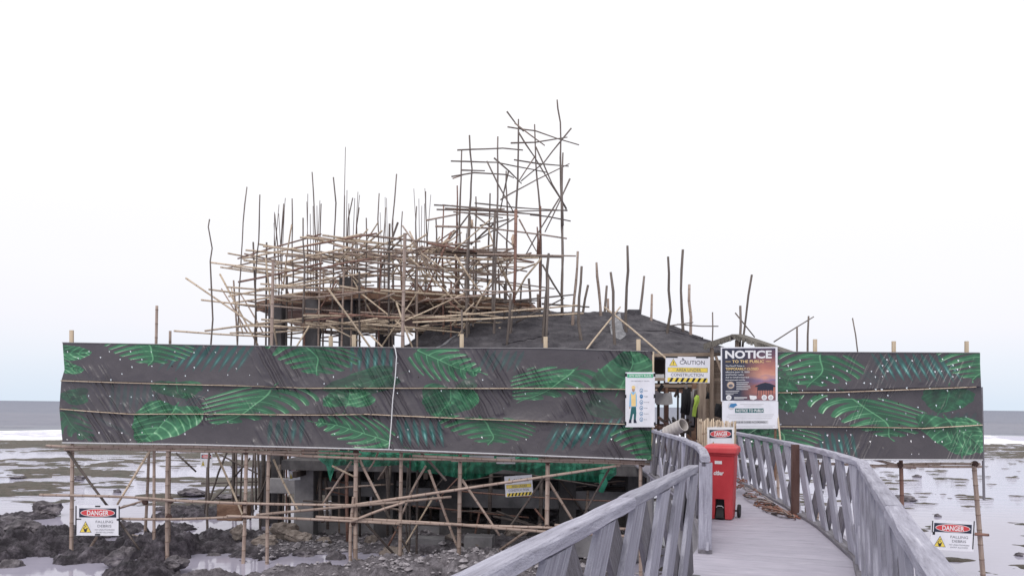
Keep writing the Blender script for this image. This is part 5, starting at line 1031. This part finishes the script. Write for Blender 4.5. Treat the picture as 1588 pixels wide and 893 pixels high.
# ------------------------------------------------------------------ red wheeled bin
Y = 10.75; c = G(1122, 803, 0); c = Vector((c.x - .03, 10.75, 0)); RB = thing('wheeled_bin', 'red plastic wheeled bin with foot pedal standing on the boardwalk', 'bin', c)
YAW = Matrix.Rotation(math.radians(-23), 3, 'Z')
def bl(x, y, z): return c + YAW @ Vector((x, y, z))
def rounded(hx, hy, r, n=4):
    return [(sx * (hx - r) + r * math.cos(a), sy * (hy - r) + r * math.sin(a)) for sx, sy, a0 in ((1, 1, 0), (-1, 1, 90), (-1, -1, 180), (1, -1, 270)) for a in [math.radians(a0 + 90 * i / n) for i in range(n + 1)]]
def loft(secs, mat, name, T, cap=True, smooth=False):
    mb = MB(); n = len(secs[0]); k = len(secs); mb.add([p for s_ in secs for p in s_], [(i * n + j, i * n + (j + 1) % n, (i + 1) * n + (j + 1) % n, (i + 1) * n + j) for i in range(k - 1) for j in range(n)] + ([tuple(range(n - 1, -1, -1)), tuple((k - 1) * n + j for j in range(n))] if cap else []))
    return mb.build(name, mat, T, smooth=smooth)
secs = []
for z, hx, hy, dy in ((.015, .165, .18, .0), (.05, .17, .185, 0), (.30, .18, .200, -.005), (.60, .19, .215, -.01), (.92, .20, .235, -.015), (.925, .216, .25, -.015), (.965, .218, .252, -.015)):
    secs.append([bl(x, y + dy, z) for x, y in rounded(hx, hy, .045)])
# body with an arched recess for the pedal at the front foot: the front skirt is two legs
body = MB(); n = len(secs[0])
bodyo = loft(secs[2:], 'red', 'body', RB); 
lowsec = lambda z, hx, hy, dy: [bl(x, y + dy, z) for x, y in rounded(hx, hy, .045)]
for sx in (-1, 1):      # left and right lower body
    ss = []
    for z, hx in ((.015, .165), (.05, .17), (.30, .179)):
        inner = .062 + (.30 - z) * .04; hy = .18 + (z / .3) * .018
        ring = [(inner, -hy), (hx - .03, -hy), (hx, -hy + .03), (hx, hy), (inner, hy)]; ring = [(x * sx, y) for x, y in ring]
        if sx < 0: ring = ring[::-1]
        ss.append([bl(x, y - .003, z) for x, y in ring])
    loft(ss, 'red', 'lower_side', RB)
mb = MB(); vs = [bl(x, y, z) for z in (.02, .3) for x, y in ((-.08, -.09), (.08, -.09), (.08, .16), (-.08, .16))]; mb.add(vs, [(0, 3, 2, 1), (4, 5, 6, 7), (0, 1, 5, 4), (1, 2, 6, 5), (2, 3, 7, 6), (3, 0, 4, 7)]); mb.build('pedal_recess', 'black', RB)
mb = MB(); vs = [bl(x, y, z) for z, w_, d in ((.03, .06, -.215), (.06, .055, -.205), (.17, .048, -.15)) for x, y in ((-w_, d), (w_, d), (w_, -.09), (-w_, -.09))]; mb.add(vs, [(3, 2, 1, 0), (8, 9, 10, 11)] + [(i * 4 + j, i * 4 + (j + 1) % 4, i * 4 + 4 + (j + 1) % 4, i * 4 + 4 + j) for i in range(2) for j in range(4)]); mb.build('pedal', 'rubber', RB)
mb = MB(); mb.tube([bl(-.05, -.18, .175), bl(-.03, -.20, .20), bl(.03, -.20, .20), bl(.05, -.18, .175)], .006, 6); mb.build('pedal_bar', 'lightgrey', RB)
lid = []
for z, hx, hy, dy in ((.955, .232, .268, -.02), (.965, .236, .272, -.02), (1.02, .236, .272, -.02), (1.035, .230, .266, -.02), (1.05, .205, .24, -.018), (1.066, .19, .225, -.015), (1.072, .17, .20, -.01)):
    lid.append([bl(x, y + dy, z) for x, y in rounded(hx, hy, .05)])
lo = loft(lid, 'redlid', 'lid', RB)
mb = MB(); mb.tube([bl(-.15, .25, .97), bl(-.15, .29, 1.0), bl(.15, .29, 1.0), bl(.15, .25, .97)], .015, 8); mb.build('handle', 'redlid', RB)
mb = MB(); mb.tube([bl(-.22, .19, .095), bl(.24, .19, .095)], .013, 8); mb.build('axle', 'rubber', RB)
for x in (-.215, .225):
    mb = MB(); k = 24; rr = [(.0, .0), (.06, .0)]; prof = [(.052, -.018), (.088, -.022), (.095, -.012), (.095, .012), (.088, .022), (.052, .018)]
    vs = [bl(x + px_, .19 + r * math.sin(2 * math.pi * i / k), .097 + r * math.cos(2 * math.pi * i / k)) for i in range(k) for r, px_ in prof]; q = len(prof)
    mb.add(vs, [(i * q + j, i * q + (j + 1) % q, ((i + 1) % k) * q + (j + 1) % q, ((i + 1) % k) * q + j) for i in range(k) for j in range(q)]); wo = mb.build('wheel', 'rubber', RB, smooth=False)
    mb = MB(); mb.tube([bl(x - .015, .19, .097), bl(x + .015, .19, .097)], .053, 20); mb.build('hub', 'signgrey', wo)
def front(u0, v0, u1, v1, mat, name):       # small sticker on the sloping front
    yb = lambda z: -.01 - np.interp(z, [.3, .6, .92], [.199, .2195, .2445]) 
    mb = MB(); q = [(u0, v0), (u1, v0), (u1, v1), (u0, v1)]; mb.add([bl(x, yb(z) + .006 - .004, z) for x, z in q], [(0, 1, 2, 3)]); return mb.build(name, mat, RB)
front(-.07, .80, .03, .845, 'white', 'label_sticker')
cu = bpy.data.curves.new('lettering', 'FONT'); cu.body = 'citbar'; cu.align_x = 'CENTER'; cu.offset = .03; cu.shear = .25; o = bpy.data.objects.new('lettering', cu); me = bpy.data.meshes.new_from_object(o); bpy.data.objects.remove(o)
mb = MB(); vs = []
for v_ in me.vertices:
    z = .645 + v_.co.y * .085; vs.append(bl(-.02 + v_.co.x * .058, -.01 - np.interp(z, [.3, .6, .92], [.199, .2195, .2445]) + .000, z))
mb.add(vs, [tuple(p.vertices) for p in me.polygons]); mb.build('lettering', 'white', RB)

# ------------------------------------------------------------------ things round the entrance
# split-bamboo screen
a = G(1083, 760, 0); SB = thing('bamboo_screen', 'upright screen of split bamboo canes standing behind the red bin', 'screen', U(1112, 745, 13.4) * 1)
p0, p1 = U(1083, 650, 13.3), U(1141, 652, 13.3)
for i in range(26):
    q = p0.lerp(p1, i / 25); culm(SB, (q.x, q.y + (i % 2) * .012, .0), (q.x + random.gauss(0, .004), q.y + (i % 2) * .012, q.z + random.uniform(-.05, .03)), .0135, 'bamboo_pale', None, .002, 'cane', n=6)
for z in (.3, 1.0):
    culm(SB, (p0.x - .02, p0.y + .04, z), (p1.x + .02, p0.y + .04, z), .018, 'bamboo', None, .002, 'tie_cane', n=6)
# big pipe leaning on the railing
PT = U(1060, 658, 15.2); ax = Vector((.55, -.75, .38)).normalized(); pe = PT; pb = PT - ax * .48
up_ = Vector((0, 0, 1)); s1 = ax.cross(up_).normalized(); s2 = s1.cross(ax); k = 32
PI_ = thing('drain_pipe', 'short length of wide white ribbed pipe propped on the curved railing', 'pipe', pb - Vector((0, 0, .18)))
mb = MB(); rings = []
for d, r in [(i * .03, .128 + (.006 if i % 3 == 0 else 0)) for i in range(16)] + [(.46, .136), (.48, .136), (.48, .12)] + [(.46 - i * .07, .116) for i in range(6)]:
    rings.append([pb + ax * d + s1 * r * math.cos(2 * math.pi * i / k) + s2 * r * math.sin(2 * math.pi * i / k) for i in range(k)])
mb.add([p for r in rings for p in r], [(i * k + j, i * k + (j + 1) % k, (i + 1) * k + (j + 1) % k, (i + 1) * k + j) for i in range(len(rings) - 1) for j in range(k)]); mb.build('pipe_wall', 'pvc', PI_, smooth=False)
mb = MB(); q = pb + ax * .25; mb.beam((q.x, q.y, 0), (q.x, q.y, q.z - .145), .12, .12, up=(0, 1, 0)); mb.build('prop_block', 'weathered_dark', PI_)
# hi-vis vest and dark cloth hung on the entrance posts
def cloth(name, label, cat, outl, D, mat, z_off=.0, bulge=.07):
    xs = [p[0] for p in outl]; ys = [p[1] for p in outl]; cx_ = sum(xs) / len(xs); cy_ = sum(ys) / len(ys); n = len(outl)
    o_ = []; 
    for f, bg_ in ((1, 0), (.72, .6), (.4, .95)):
        o_.append([U(cx_ + (x - cx_) * f, cy_ + (y - cy_) * f, D - bulge * bg_ * (1 + .5 * math.sin(i * 2.2))) for i, (x, y) in enumerate(outl)])
    back = [U(x, y, D + .03) for x, y in outl]
    mb = MB(); mb.add([p for r in o_ for p in r] + [U(cx_, cy_, D - bulge)], [(i * n + j, i * n + (j + 1) % n, (i + 1) * n + (j + 1) % n, (i + 1) * n + j) for i in range(2) for j in range(n)] + [(2 * n + j, 2 * n + (j + 1) % n, 3 * n) for j in range(n)])
    mb.add(o_[0] + back, [((j + 1) % n, j, n + j, n + (j + 1) % n) for j in range(n)] + [tuple(n + j for j in range(n))])
    o = mb.build(name, mat, loc=U(cx_, max(ys), D), smooth=True); tag(o, label, cat); return o
vo = cloth('safety_vest', 'yellow-green safety vest hanging on the entrance post', 'vest', [(1080, 612), (1084, 613), (1085, 622), (1081, 632), (1079, 646), (1073, 645), (1074, 635), (1077, 622), (1076, 617)], 18.3, 'vest')
cloth('jacket', 'black jacket hanging on the plywood beside the notice poster', 'jacket', [(1110, 625), (1118, 626), (1120, 632), (1120, 649), (1115, 647), (1108, 645), (1108, 636)], 17.9, 'blackcloth')
cloth('cap', 'dark cap hanging high on the entrance post beside the caution sign', 'cap', [(1097, 607), (1100, 609), (1100, 618), (1094, 618), (1095, 613)], 18.4, 'blackcloth', bulge=.04)
# pile of old ropes and hoses along the railing foot
RPe = U(1170, 762, 12.9); RO = thing('rope_pile', 'tangle of old ropes and hoses lying along the foot of the railing', 'ropes', (RPe.x, RPe.y, 0))
for i in range(34):
    f = random.random(); c0 = Vector((4.02, 10.9, 0)).lerp(Vector((4.40, 14.6, 0)), f); pts = []; ang = random.uniform(0, 6.28); rr = random.uniform(.08, .30) * (1 - .3 * f); zb = random.uniform(.02, .05 + .22 * sstep(.25, .8, f)); n_ = 18
    el = random.uniform(1.3, 3.0); tr = random.uniform(2.5, 6.5)
    for k in range(n_):
        a_ = ang + tr * k / n_; pts.append(c0 + Vector((rr * .55 * math.cos(a_) + random.gauss(0, .012), rr * el * math.sin(a_) + random.gauss(0, .02), zb + .03 * math.sin(a_ * 2) + random.gauss(0, .006))))
    for p_ in pts: p_.z = max(p_.z, .014)
    mb = MB(); mb.tube(pts, random.uniform(.008, .014), 6); mb.build('rope', random.choice(['ropebrown', 'ropegrey', 'ropebrown', 'roperust', 'ropegrey', 'darkwood']), RO, smooth=True)
for o in bpy.data.objects:
    if '_loc' in o: del o['_loc']
